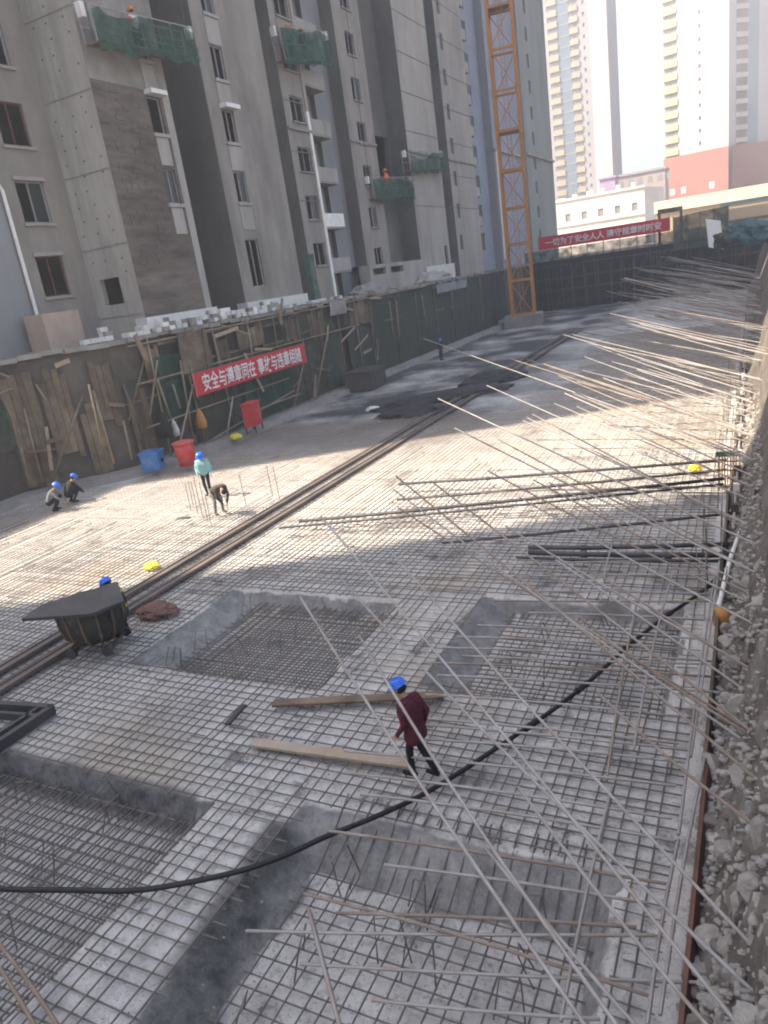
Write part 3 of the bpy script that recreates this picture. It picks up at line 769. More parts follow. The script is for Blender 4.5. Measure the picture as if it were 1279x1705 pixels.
def building_one():
    root = thing('apartment_block', 'unfinished grey apartment block on the left with a pale pierced concrete pier', 'building', (-34, 31, GZ))
    c = V(root.location)
    z0, z1 = GZ - .2, ZTOP
    XA, XC, XF, XR = -29.0, -26.0, -26.6, -30.5
    yA0, yC0, yC1, yF0, yF1 = 19.5, 27.5, 32.6, 36.5, 43.0
    def put(mb, name, m, par=root):
        o = mb.build(name, m, par); 
        for v in o.data.vertices: v.co -= c
        return o
    sh = block_shell(root, [(XA, yA0, yC0), (XC, yC0, yC1), (XR, yC1, yF0), (XF, yF0, yF1)], -44, z0, z1, (0,))
    put(sh, 'wall', M_stain_shade)
    def fix(o):      # window helper builds in world space
        for ch in [o] + list(o.children):
            for v in ch.data.vertices: v.co -= c
        return o
    # panel A, window column by the pier
    a0 = atx(30, 340, XA).y; 
    ops = []; yl, yr = atx(34, 340, XA).y, atx(80, 340, XA).y
    zs = [atx(85, 463, XA).z - .8, 0, 0]; zb = zs[0]
    for k in range(7): ops.append((yl - yA0, yr - yA0, zb + k * ST - z0, zb + k * ST + 1.75 - z0))
    mb = MB(); panel(mb, (XA, yA0, z0), YU, XN, yC0 - yA0, z1 - z0, ops); put(mb, 'wall', M_plaster)
    for k, q in enumerate(ops):
        w = window(root, (XA, yA0 + q[0], z0 + q[2]), YU, XN, q[1] - q[0], q[3] - q[2], ['none', 'half', 'none', 'hole', 'hole', 'half', 'none'][k], frame=M_framer if k in (0, 2) else M_frame); fix(w)
        fix(sill(root, (XA, yA0 + q[0], 0), YU, XN, q[1] - q[0], z0 + q[2] - .08, M_plast2)); 
        if k in (0, 1): fix(sill(root, (XA, yA0 + q[0], 0), YU, XN, q[1] - q[0], z0 + q[3] + .1, M_plast2, .16))
    # pierced pier, facing the camera side (-Y)
    opn = []
    pa, pb = aty(170, 485, yC0), aty(203, 485, yC0)
    zz0, zz1 = aty(185, 508, yC0).z, aty(185, 463, yC0).z
    opn.append((pa.x - XA, pb.x - XA, zz0 - z0, zz1 - z0))
    mb = MB(); panel(mb, (XA + .004, yC0 - .012, z0), XN, V((0, -1, 0)), XC - XA - .004, z1 - z0, opn, .3); pier = put(mb, 'pier', M_cpale)
    hb = MB(); jb = MB()
    for i in range(3):
        for k in range(44):
            z = z0 + 3.2 + k * .62
            if z > 33 or rnd.random() < .25: continue
            x = XA + .45 + i * 1.0 + rnd.uniform(-.2, .2)
            hb.tube([(x, yC0 - .02, z), (x, yC0 - .016, z)], .045, 8)
    stuff(put(hb, 'tie_hole', M_dark, pier))
    for k in range(9):
        z = z0 + 1.2 + k * ST
        jb = MB(); jb.box((XA + .02, yC0 - .04, z), (XC + .02, yC0 - .013, z + .05)); put(jb, 'pour_joint', M_conc, pier)
    # panel C: plaster above, rough brown blockwork below
    zsplit = atx(160, 172, XC).z
    wl, wr = atx(252, 200, XC).y, atx(273, 200, XC).y
    zw = atx(265, 222, XC).z
    ops = [(wl - yC0, wr - yC0, zw - z0 - k * ST, zw - z0 - k * ST + 1.6) for k in (0, 1)] + [(wl - yC0, wr - yC0, zw - z0 + k * ST, zw - z0 + k * ST + 1.6) for k in (1, 2, 3, 4)]
    lower = [q for q in ops if q[3] < zsplit - z0]; upper = [(q[0], q[1], q[2] - (zsplit - z0), q[3] - (zsplit - z0)) for q in ops if q not in lower]
    # keep the split clear of the window that straddles it
    zsplit2 = zsplit
    bad = [q for q in ops if q[2] < zsplit - z0 < q[3]]
    if bad: zsplit2 = z0 + bad[0][3] + .25
    lower = [q for q in ops if q[3] < zsplit2 - z0]; upper = [(q[0], q[1], q[2] - (zsplit2 - z0), q[3] - (zsplit2 - z0)) for q in ops if q not in lower]
    dop = (atx(305, 440, XC).y - yC0, atx(330, 440, XC).y - yC0, .7, 3.0)
    mb = MB(); panel(mb, (XC, yC0, z0), YU, XN, yC1 - yC0 - .5, zsplit2 - z0, [q for q in lower if q[1] < yC1 - yC0 - .5] + ([dop] if dop[1] < yC1 - yC0 - .5 else [])); put(mb, 'block_wall', M_brown)
    mb = MB(); mb.quad((XC + .003, yC1 - .5, z0), (XC + .003, yC1, z0), (XC + .003, yC1, zsplit2), (XC + .003, yC1 - .5, zsplit2)); put(mb, 'corner_pier', M_plast2)
    mb = MB(); panel(mb, (XC, yC0, zsplit2), YU, XN, yC1 - yC0, z1 - zsplit2, upper); put(mb, 'wall', M_conc)
    for k, q in enumerate(ops):
        w = window(root, (XC, yC0 + q[0], z0 + q[2]), YU, XN, q[1] - q[0], q[3] - q[2], 'hole' if k != 1 else 'glass', frame=M_frame); fix(w)
        if k < 3:
            fix(sill(root, (XC, yC0 + q[0], 0), YU, XN, q[1] - q[0], z0 + q[2] - .1, M_plast2, .16))
            if k == 0: fix(sill(root, (XC, yC0 + q[0], 0), YU, XN, q[1] - q[0], z0 + q[3] + .14, M_whitep, .2, .5))
            ap = MB(); ap.box((XC - .02, yC0 + q[0] + .05, z0 + q[2] - 1.45), (XC + .05, yC0 + q[1] - .05, z0 + q[2] - .2)); put(ap, 'window_apron', M_plast2)
    # courses of the rough blockwork stand a little proud
    cb = MB(); z = z0 + 3.4
    while z < zsplit2 - .3:
        y = yC0 + .1
        while y < yC0 + min(q[0] for q in ops) - .5:
            l = rnd.uniform(.35, .6)
            if rnd.random() < .4: cb.box((XC - .02, y, z), (XC + rnd.uniform(.008, .03), min(y + l, yC0 + min(q[0] for q in ops) - .1), z + .2))
            y += l + .02
        z += .225
    stuff(put(cb, 'block_course', M_brown))
    # recess back wall, its shade put into the dark colour
    mb = MB(); mb.quad((XR, yC1, z0), (XR, yF0, z0), (XR, yF0, z1), (XR, yC1, z1)); put(mb, 'wall', M_stain_shade)
    # panel F
    wl, wr = atx(374, 212, XF).y, atx(393, 212, XF).y
    ops = []
    zb = atx(382, 236, XF).z
    for k in range(-1, 7): ops.append((wl - yF0, wr - yF0, zb - z0 + k * ST, zb - z0 + k * ST + 1.65))
    dz = (wl - yF0 - .1, wr - yF0 + .1, atx(424, 478, XF).z - z0, atx(418, 398, XF).z - z0)
    ops.append(dz)
    mb = MB(); panel(mb, (XF, yF0, z0), YU, XN, yF1 - yF0, z1 - z0, ops); put(mb, 'wall', M_plaster)
    for k, q in enumerate(ops):
        w = window(root, (XF, yF0 + q[0], z0 + q[2]), YU, XN, q[1] - q[0], q[3] - q[2], 'none' if k % 3 else 'half', frame=M_frame); fix(w)
        if k < 4:
            fix(sill(root, (XF, yF0 + q[0], 0), YU, XN, q[1] - q[0], z0 + q[2] - .1, M_plast2, .16))
            ap = MB(); ap.box((XF - .02, yF0 + q[0] - .05, z0 + q[2] - 1.5), (XF + .04, yF0 + q[1] + .05, z0 + q[2] - .2)); put(ap, 'window_apron', M_plast2)
            if k == 1: fix(sill(root, (XF, yF0 + q[0], 0), YU, XN, q[1] - q[0], z0 + q[3] + .14, M_whitep, .22, .5))
    # plinth and drain pipe
    mb = MB(); mb.box((XC - .5, yC0 - .2, z0), (XC + .25, yC1 + .1, z0 + 1.0)); put(mb, 'plinth', M_foam); mb = MB(); mb.box((XF - .5, yF0 - .2, z0), (XF + .25, yF1 + .1, z0 + .95)); put(mb, 'plinth', M_foam)
    y = atx(40, 460, XA).y
    mb = MB(); mb.tube([(XA + .15, y, z0 + .4), (XA + .15, y, z0 + 7), (XA + .15, y - .15, z0 + 7.3), (XA + .15, y - .15, z1)], .08, 8); put(mb, 'drain_pipe', M_whitep)
    mb = MB(); mb.quad((XA + .012, yA0 + .1, z0), (XA + .012, y - .1, z0), (XA + .012, y - .1, z0 + 6.5), (XA + .012, yA0 + .1, z0 + 6.5)); put(mb, 'render_patch', M_bluegrey)
building_one()

def building_two():
    root = thing('apartment_block', 'middle unfinished grey apartment block with stacked balconies and stained recess', 'building', (-36, 67, GZ))
    c = V(root.location); z0, z1 = GZ - .2, ZTOP
    X0 = -28.5
    def yy(px, py=250, x=X0): return atx(px, py, x).y
    ya, yb, yc, yd, ye, yf, yg, yh, yi = 47.6, yy(523), yy(558), yy(585), yy(627), yy(676), yy(728), yy(744), yy(786)
    plan = [(X0, ya, yb), (X0 - 1.5, yb, yc), (X0 - 1.1, yc, yd), (X0, yd, ye), (X0 - 1.6, ye, yf), (X0 + .2, yf, yg), (X0 - .9, yg, yh), (X0 + .1, yh, yi)]
    def put(mb, name, m, par=root):
        o = mb.build(name, m, par)
        for v in o.data.vertices: v.co -= c
        return o
    def fix(o):
        for ch in [o] + list(o.children):
            for v in ch.data.vertices: v.co -= c
        return o
    put(block_shell(root, plan, -44, z0, z1), 'wall', M_stain_shade)
    zw = atx(505, 285, X0).z                     # sill of one window row
    def col(seg, off, w, h, zoff, m, n=9, style=('none', 'half', 'none'), start=-2, extra=(), reveal=.22):
        x, a, b = seg
        ops = [(off, off + w, zw + zoff + k * ST - z0, zw + zoff + k * ST + h - z0) for k in range(start, n)]
        ops = [q for q in ops if q[2] > .6] + list(extra)
        mb = MB(); panel(mb, (x, a, z0), YU, XN, b - a, z1 - z0, ops, reveal); put(mb, 'wall', m)
        for k, q in enumerate(ops):
            if q[2] + z0 < 34 and style: 
                fix(window(root, (x, a + q[0], z0 + q[2]), YU, XN, q[1] - q[0], q[3] - q[2], style[k % len(style)])); fix(sill(root, (x, a + q[0], 0), YU, XN, q[1] - q[0], z0 + q[2] - .06, M_conc, .1))
        return ops
    col(plan[0], (yb - ya) * .28, 1.7, 1.6, 0, M_plaster)
    wb = yc - yb
    ops = col(plan[1], .25, wb - .8, 2.3, -.5, M_conc, style=None, reveal=.5)
    for k, q in enumerate(ops):
        z = z0 + q[2]
        if z > 36: continue
        s = MB(); s.box((X0 - 1.5, yb + .02, z - .16), (X0 - .05, yc - .1, z)); put(s, 'balcony_slab', M_conc)
        p = MB(); p.box((X0 - .17, yb + .02, z + .003), (X0 - .05, yc - .1, z + .95)); p.box((X0 - 1.5, yc - .22, z + .003), (X0 - .175, yc - .1, z + .95)); put(p, 'balcony_parapet', M_whitep if k == 1 else M_plast2)
    # white corner strip of the balcony stack
    p = MB(); p.box((X0 - .2, yb - .35, z0), (X0 + .08, yb - .02, zw + 4)); put(p, 'corner_strip', M_whitep)
    p = MB(); p.box((X0 - .2, yb - .35, zw + 4.01), (X0 + .08, yb - .02, z1)); put(p, 'corner_strip', M_plast2)
    mb = MB(); x, a, b = plan[2]; mb.quad((x, a, z0), (x, b, z0), (x, b, z1), (x, a, z1)); put(mb, 'wall', M_bluegrey)
    col(plan[3], (ye - yd) * .35, 1.5, 1.6, -.6, M_plaster)
    x, a, b = plan[4]
    zo = atx(650, 300, x).z
    mb = MB(); panel(mb, (x, a, z0), YU, XN, b - a, z1 - z0, [(.2, b - a - .3, zo - z0, zo - z0 + 3.6), (1.4, 3.4, .9, 2.6)], .4); put(mb, 'wall', M_stain_shade)
    mb = MB(); mb.quad((x - 1.3, a, zo - .5), (x - 1.3, b, zo - .5), (x - 1.3, b, zo + 4), (x - 1.3, a, zo + 4)); put(mb, 'wall', M_stain_shade)
    x, a, b = plan[5]
    mb = MB(); panel(mb, (x, a, z0), YU, XN, b - a, z1 - z0, [(b - a - 1.5, b - a - .6, .9, 3.4)], .2); put(mb, 'wall', M_plast2)
    x, a, b = plan[6]
    mb = MB(); mb.quad((x, a, z0), (x, b, z0), (x, b, z1), (x, a, z1)); put(mb, 'wall', M_stain_shade)
    x, a, b = plan[7]
    ops = [(1.0, 1.9, zw + .2 + k * ST - z0, zw + 1.7 + k * ST - z0) for k in range(-2, 10)]
    mb = MB(); panel(mb, (x, a, z0), YU, XN, b - a, z1 - z0, [q for q in ops if q[2] > .5], .22); put(mb, 'wall', M_plast2)
    for q in ops[1:]:
        if q[2] + z0 < 36: fix(window(root, (x, a + q[0], z0 + q[2]), YU, XN, .9, 1.5, 'half'))
    # side balconies on the far corner
    for k in range(-1, 10):
        z = zw + k * ST - .5
        s = MB(); s.box((x - 1.2, b + .01, z - .15), (x - .1, b + 1.5, z)); put(s, 'balcony_slab', M_conc)
        s = MB(); s.box((x - .22, b + .01, z + .003), (x - .1, b + 1.5, z + .9)); put(s, 'balcony_parapet', M_plast2)
    # string courses
    for (x, a, b) in (plan[0], plan[3], plan[5], plan[7]):
        zc = zw + 2.6
        s = MB(); s.box((x - .05, a + .02, zc), (x + .14, b - .02, zc + .16)); put(s, 'string_course', M_conc)
    for (x, a, b) in (plan[5], plan[7], plan[4], plan[0]):
        for k in range(9):
            zj = zw - 2.0 + k * ST
            if zj < z0 + 1 or abs(zj - zw - 2.6) < .4: continue
            if x == plan[4][0] and zo - .8 < zj < zo + 4.2: continue
            s = MB(); s.box((x - .03, a + .03, zj), (x + .018, b - .03, zj + .07)); put(s, 'pour_joint', M_stain_shade)
    # low store at the foot
    s = MB()
    xl = X0 + .9
    panel(s, (xl, yy(598, 440), z0), YU, XN, yy(690, 440) - yy(598, 440), 2.3, [(.6, 3.0, 1.5, 2.0), (4.0, 6.6, 1.5, 2.0)], .3)
    y0_, y1_ = yy(598, 440), yy(690, 440)
    s.quad((X0 - .1, y0_, z0), (xl, y0_, z0), (xl, y0_, z0 + 2.3), (X0 - .1, y0_, z0 + 2.3)); s.quad((X0 - 1.7, y0_, z0 + 2.3), (xl, y0_, z0 + 2.3), (xl, y1_, z0 + 2.3), (X0 - 1.7, y1_, z0 + 2.3))
    put(s, 'lean_to', M_plast2)
    s = MB(); s.box((X0 + .3, yf + .3, z0), (X0 + .55, yg, z0 + 1.6)); put(s, 'plinth', M_foam)
building_two()

def building_three():
    root = thing('apartment_block', 'blue grey apartment block behind the orange crane mast', 'building', (-36, 105, GZ))
    c = V(root.location); z0, z1 = GZ - .2, 60
    X0 = -28.3
    def yy(px, py=250): return atx(px, py, X0).y
    def put(mb, name, m, par=root):
        o = mb.build(name, m, par)
        for v in o.data.vertices: v.co -= c
        return o
    def fix(o):
        for ch in [o] + list(o.children):
            for v in ch.data.vertices: v.co -= c
        return o
    ya, yb, yc, yd = yy(797), yy(822), yy(868), 123.0
    plan = [(X0 - 1.0, ya, yb), (X0, yb, yc), (X0 + .6, yc, yd)]
    put(block_shell(root, plan, -40, z0, z1), 'wall', M_bluegrey)
    for k, (x, a, b) in enumerate(plan):
        ops = []
        if k == 1: ops = [(1.2, 2.3, 3.0 + j * ST, 4.6 + j * ST) for j in range(0, 12)]
        if k == 0: ops = [(.6, 2.4, 2.6 + j * ST, 4.6 + j * ST) for j in range(0, 12)]
        if k == 2: ops = [(4.0, 5.2, 3.0 + j * ST, 4.6 + j * ST) for j in range(0, 12)]
        mb = MB(); panel(mb, (x, a, z0), YU, XN, b - a, z1 - z0, ops); put(mb, 'wall', (M_blue, M_blue, M_patch)[k])
        for q in ops:
            fix(window(root, (x, a + q[0], z0 + q[2]), YU, XN, q[1] - q[0], q[3] - q[2], 'half'))
    zc = atx(820, 250, X0).z
    mb = MB(); mb.box((X0 - .05, yb - .1, zc), (X0 + .25, yc, zc + .3)); mb.box((X0 + .5, yc + .05, zc + .3), (X0 + .9, yd, zc + .6)); put(mb, 'string_course', M_plast2)
    mb = MB(); mb.tube([(X0 + .12, yb + .5, z0 + 1.2), (X0 + .12, yb + .5, zc)], .12, 8); put(mb, 'drain_pipe', M_whitep)
building_three()

def building_left_out_of_frame():
    root = thing('apartment_block', 'grey apartment block beyond the left edge shading the near pit floor', 'building', (-36, -20, GZ))
    mb = MB(); mb.box((-8.5, -26, -.2), (6.5, 16.0, 58)); mb.build('wall', M_plaster, root)
building_left_out_of_frame()

# ------------------------------------------------------------------ gondolas
def gondola(label, x, pl, pr, h, droopy=0.2, cable=14):
    """pl, pr = lower corners (y, z) of the netted front"""
    (ya, za), (yb, zb) = pl, pr
    root = thing('suspended_platform', label, 'work platform', (x, ya, za)); L = math.dist(pl, pr)
    d = V((0, yb - ya, zb - za)).normalized()
    w = .7; up = V((0, -d.z, d.y))
    mb = MB(); mb.obox(d * L / 2 + V((-w / 2, 0, 0)), d * L / 2, V((w / 2, 0, 0)), up * .04); mb.build('deck', M_timber, root)
    mb = MB()
    for xx in (0, -w):
        for hh in (.06, h * .5, h): mb.tube([V((xx, 0, 0)) + up * hh, V((xx, 0, 0)) + d * L + up * hh], .03, 6)
        for k in range(5): mb.tube([V((xx, 0, 0)) + d * (L * k / 4), V((xx, 0, 0)) + d * (L * k / 4) + up * h], .03, 6)
    mb.build('guard_frame', M_rod, root)
    mb = MB(); nseg = 28; rows = 5; vs = []; fs = []
    for i in range(nseg + 1):
        t = i / nseg
        top = h * (1 - droopy * abs(nz(t * 3.0, ya, 1.3)) * 1.6 - .12 * abs(nz(t * 11, ya, 4)))
        for j in range(rows + 1):
            q = V((.08 + .09 * nz(t * 14, j * .7, ya), 0, 0)) + d * (L * t) + up * (-.05 + (top + .05) * j / rows - (.75 * abs(nz(t * 4, ya, 7)) + .3 * abs(nz(t * 13, ya, 2)) if j == 0 else 0))
            vs.append(q)
    for i in range(nseg):
        for j in range(rows): a = i * (rows + 1) + j; fs.append((a, a + rows + 1, a + rows + 2, a + 1))
    mb.add(vs, fs); mb.build('safety_net', M_net, root)
    mb = MB()
    for t in (.02, .98):
        p = d * (L * t) + V((-w / 2, 0, 0)); mb.tube([p, p + V((0, 0, cable))], .018, 5)
    mb.build('cable', M_pipe, root)
    for t in (.0, 1.0):
        mb = MB(); p = d * (L * t) + V((-w / 2, 0, 0)) + d * (-.15 if t == 0 else .15); mb.obox(p + up * (h * .9), d * .12, V((.15, 0, 0)), up * .28)
        mb.build('hoist_motor', M_whitep, root)
    return root, d, up
def fy(px, py, x):
    q = atx(px, py, x); return (q.y, q.z)
GON = []
GON.append(gondola('long green netted gondola high on the left apartment block', -25.1, fy(163, 68, -25.1), fy(331, 98, -25.1), 1.35, .25))
GON.append(gondola('green netted gondola at the top of the stacked balconies', -27.6, fy(476, 100, -27.6), fy(555, 103, -27.6), 1.9, .15))
GON.append(gondola('dark green gondola below the stained recess of the middle block', -28.0, fy(624, 330, -28.0), fy(690, 326, -28.0), 1.6, .45))
GON.append(gondola('pale green gondola on the light wall right of the stained recess', -27.6, fy(684, 284, -27.6), fy(741, 282, -27.6), 1.6, .45))

# ------------------------------------------------------------------ people
def icosphere_verts(n=2):
    bm = bmesh.new(); bmesh.ops.create_icosphere(bm, subdivisions=n, radius=1)
    v = [x.co.copy() for x in bm.verts]; f = [tuple(y.index for y in x.verts) for x in bm.faces]; bm.free(); return v, f
ICO = icosphere_verts(2)
def person(label, loc, rz, J, cloth, helmet=None, vox=.014, vest=None, scale=1.0, group=None, coat=False):
    """J: joint dict (facing +Y). One continuous remeshed body; cloth: dict of materials per zone"""
    root = thing('person', label, 'person', loc, rz, group); root.scale = (scale,) * 3
    mb = MB(); zones = []
    def ball(c, r_, zone):
        c = V(c); rr = r_ if isinstance(r_, tuple) else (r_,) * 3
        mb.add([(c.x + v.x * rr[0], c.y + v.y * rr[1], c.z + v.z * rr[2]) for v in ICO[0]], ICO[1])
    def limb(a, b, ra, rb, zone, flat=1.0):
        a, b = V(J[a] if isinstance(a, str) else a), V(J[b] if isinstance(b, str) else b); l = (b - a).length
        k = max(2, int(l / (min(ra, rb) * .7)))
        for i in range(k + 1): ball(a.lerp(b, i / k), ra + (rb - ra) * i / k, zone)
        zones.append((a, b, (ra + rb) / 2, zone))
    pel, che, nek, hed = V(J['pelvis']), V(J['chest']), V(J['neck']), V(J['head'])
    sp = (che - pel).normalized()
    sl, sr = V(J['sho_l']), V(J['sho_r']); hl, hr = V(J['hip_l']), V(J['hip_r'])
    # trunk from rows of balls across
    for t in np.linspace(0, 1, 9):
        c0 = hl.lerp(sl, t); c1 = hr.lerp(sr, t)
        r_ = .115 + .02 * math.sin(t * math.pi) + (.0 if t < .8 else -.035 * (t - .8) / .2)
        m0, m1 = c0.lerp(c1, .12), c0.lerp(c1, .88)
        for s in np.linspace(0, 1, 5): ball(m0.lerp(m1, s), r_, 'shirt')
    if coat:
        for t in np.linspace(0, 1, 7):
            for s_ in np.linspace(.05, .95, 5): ball(hl.lerp(hr, s_) - sp * (.13 * t) + V((0, .012 * t, 0)), .125 + .02 * t, 'shirt')
        for a_ in (hl.lerp(hr, .15), hr.lerp(hl, .15), hl.lerp(hr, .5)): zones.append((a_, a_ - sp * .13, .15, 'shirt'))
    zones.append((pel + sp * .03, che, .17, 'shirt')); zones.append((sl, sr, .1, 'shirt'))
    if not coat: zones.append((hl - sp * .04, hr - sp * .04, .12, 'trousers'))
    limb('neck', 'head', .058, .055, 'skin')
    fw_ = V(J.get('face', (0, 1, 0))).normalized(); upv = (hed - nek).normalized(); sd = fw_.cross(upv).normalized(); fw_ = upv.cross(sd)
    def hp(a, b, c): return hed + sd * a + fw_ * b + upv * c
    ball(hp(0, 0, .04), .098, 'skin'); ball(hp(0, .02, -.01), .088, 'skin'); ball(hp(0, .045, -.065), .055, 'skin')
    ball(hp(0, .108, .0), .018, 'skin'); ball(hp(0, .098, .03), .014, 'skin'); ball(hp(.09, -.005, .01), .024, 'skin'); ball(hp(-.09, -.005, .01), .024, 'skin')
    zones.append((hp(0, 0, -.06), hp(0, 0, .08), .1, 'skin'))
    for s in 'lr':
        limb('hip_' + s, 'knee_' + s, .088, .062, 'trousers'); limb('knee_' + s, 'ank_' + s, .066, .05, 'trousers')
        a = V(J['ank_' + s]); toe = V(J['toe_' + s]); heel = a - (toe - a) * .28; heel.z = min(toe.z, a.z)
        limb(heel + V((0, 0, .01)), toe, .042, .04, 'shoe')
        limb('sho_' + s, 'elb_' + s, .066, .052, 'sleeve'); limb('elb_' + s, 'wri_' + s, .052, .04, 'sleeve')
        e, w = V(J['elb_' + s]), V(J['wri_' + s]); d = (w - e).normalized()
        side = d.cross(V((1, 0, 0)) if abs(d.x) < .8 else V((0, 1, 0))).normalized(); nrm = d.cross(side)
        limb(w, w + d * .04, .032, .034, 'skin')
        for k, ln in enumerate((.066, .076, .07, .055)):       # palm knuckles and curled fingers
            kx = side * (.03 - .02 * k)
            limb(w + d * .03 + kx * .5, w + d * .085 + kx, .015, .0125, 'skin')
            p1 = w + d * .085 + kx; p2 = p1 + (d * .85 + nrm * .5).normalized() * ln * .55; p3 = p2 + (d * .35 + nrm * .95).normalized() * ln * .5
            limb(p1, p2, .0105, .0095, 'skin'); limb(p2, p3, .0095, .0085, 'skin')
        t1 = w + d * .03 + side * .035; t2 = t1 + (d * .6 + side * .8 + nrm * .2).normalized() * .04; t3 = t2 + (d * .9 + nrm * .4).normalized() * .03
        limb(t1, t2, .014, .012, 'skin'); limb(t2, t3, .012, .010, 'skin')
    me = mb.mesh('person_raw', M_skin); tmp = bpy.data.objects.new('tmp', me); COL.objects.link(tmp)
    md = tmp.modifiers.new('r', 'REMESH'); md.mode = 'VOXEL'; md.voxel_size = vox
    ms = tmp.modifiers.new('s', 'SMOOTH'); ms.factor = .5; ms.iterations = 3
    ev = tmp.evaluated_get(bpy.context.evaluated_depsgraph_get()); nm = bpy.data.meshes.new_from_object(ev)
    bpy.data.objects.remove(tmp); bpy.data.meshes.remove(me)
    keys = ['skin', 'shirt', 'sleeve', 'trousers', 'shoe']; nm.materials.clear()
    for k in keys: nm.materials.append(cloth.get(k, cloth.get('shirt') if k == 'sleeve' else M_skin))
    A = np.array([z[0] for z in zones]); B = np.array([z[1] for z in zones]); RR = np.array([z[2] for z in zones]); Z = [keys.index(z[3]) for z in zones]
    D = B - A; DD = np.maximum((D * D).sum(1), 1e-9)
    for p in nm.polygons:
        q = np.array(p.center); t = np.clip(((q - A) * D).sum(1) / DD, 0, 1)
        dist = np.linalg.norm(A + D * t[:, None] - q, axis=1) - RR
        p.material_index = Z[int(dist.argmin())]; p.use_smooth = True
    # jacket hem: everything of the trunk below the hem is trousers, above it shirt (kept by zones)
    b = link('body', nm, root)
    hairm = MB(); hairm.add([hp(v.x * .102, v.y * .104 - .008, v.z * .1 + .045) for v in ICO[0] if True], [f for f in ICO[1]])
    if not helmet: hairm.build('hair', M_hair, b, smooth=True)
    em = MB()
    for s in (-1, 1): em.add([hp(s * .033 + v.x * .012, .094 + v.y * .008, .028 + v.z * .009) for v in ICO[0]], ICO[1])
    em.build('eye', M_hair, b)
    if helmet:
        h = MB(); prof = [(.165, .0), (.162, .012), (.132, .02), (.129, .06), (.115, .1), (.085, .128), (.045, .142), (.012, .146)]
        n = 24; vs = []; fs = []
        for (rr, z) in prof:
            for j_ in range(n):
                a = 2 * math.pi * j_ / n; ex = 1.0
                if rr > .15: ex = .86 + .22 * max(0, math.sin(a))
                vs.append(hp(rr * ex * math.cos(a), rr * ex * 1.12 * math.sin(a), z + .045))
        for i in range(len(prof) - 1):
            for j_ in range(n): fs.append((i * n + j_, i * n + (j_ + 1) % n, (i + 1) * n + (j_ + 1) % n, (i + 1) * n + j_))
        fs.append(tuple(range((len(prof) - 1) * n, len(prof) * n))); fs.append(tuple(reversed(range(n))))
        h.add(vs, fs); ho = h.build('helmet', helmet, b, smooth=True)
        rg = MB(); rg.tube([hp(0, math.cos(a) * .136, .05 + math.sin(a) * .146) for a in np.linspace(.15, math.pi - .15, 12)], .012, 6); rg.build('helmet_ridge', helmet, b, smooth=True)
        hm = MB(); hm.add([hp(v.x * .1, v.y * .1 - .02, v.z * .07 - .0) for v in ICO[0]], ICO[1]); hm.build('hair', M_hair, b, smooth=True)
    if vest:
        vm = MB()
        rings = []; K = 18
        for t in (.12, .35, .6, .85, .97):
            c0 = hl.lerp(sl, t); c1 = hr.lerp(sr, t); cc = (c0 + c1) / 2; ax = (c1 - c0).normalized(); fwd = sp.cross(ax).normalized()
            hw = (c1 - c0).length / 2 * .86 + .11; rings.append([cc + ax * hw * math.cos(2 * math.pi * k / K) + fwd * .155 * math.sin(2 * math.pi * k / K) for k in range(K)])
        vm.add([p for r_ in rings for p in r_], [(i * K + k, i * K + (k + 1) % K, (i + 1) * K + (k + 1) % K, (i + 1) * K + k) for i in range(len(rings) - 1) for k in range(K)])
        vm.build('vest', vest, b, smooth=True)
    return root
STAND = dict(pelvis=(0, 0, .92), chest=(0, -.01, 1.3), neck=(0, 0, 1.45), head=(0, .035, 1.58), hip_l=(-.09, 0, .9), hip_r=(.09, 0, .9), sho_l=(-.19, 0, 1.38), sho_r=(.19, 0, 1.38),
             knee_l=(-.1, .03, .5), knee_r=(.1, .03, .5), ank_l=(-.11, 0, .09), ank_r=(.11, 0, .09), toe_l=(-.13, .16, .045), toe_r=(.13, .16, .045),
             elb_l=(-.25, -.03, 1.1), elb_r=(.25, -.03, 1.1), wri_l=(-.25, .08, .86), wri_r=(.25, .08, .86))
WALK = dict(STAND, pelvis=(0, .0, .91), chest=(0, .05, 1.28), neck=(0, .1, 1.43), head=(0, .17, 1.55), sho_l=(-.19, .07, 1.37), sho_r=(.19, .04, 1.36), face=(0, 1, -.35),
            knee_l=(-.09, .1, .5), ank_l=(-.09, .04, .09), toe_l=(-.1, .2, .045), knee_r=(.09, .02, .48), ank_r=(.09, -.2, .13), toe_r=(.1, -.06, .045),
            elb_l=(-.26, .0, 1.09), wri_l=(-.24, .16, .88), elb_r=(.29, -.1, 1.12), wri_r=(.24, .06, .9))
BEND = dict(pelvis=(0, -.12, .86), chest=(0, .22, 1.0), neck=(0, .36, .95), head=(0, .47, .88), hip_l=(-.1, -.12, .84), hip_r=(.1, -.12, .84), sho_l=(-.19, .3, .98), sho_r=(.19, .3, .98), face=(0, .5, -1),
            knee_l=(-.14, -.04, .46), knee_r=(.14, .0, .46), ank_l=(-.16, -.08, .09), ank_r=(.16, -.06, .09), toe_l=(-.18, .08, .045), toe_r=(.18, .1, .045),
            elb_l=(-.22, .36, .7), elb_r=(.22, .36, .7), wri_l=(-.1, .42, .46), wri_r=(.1, .42, .46))
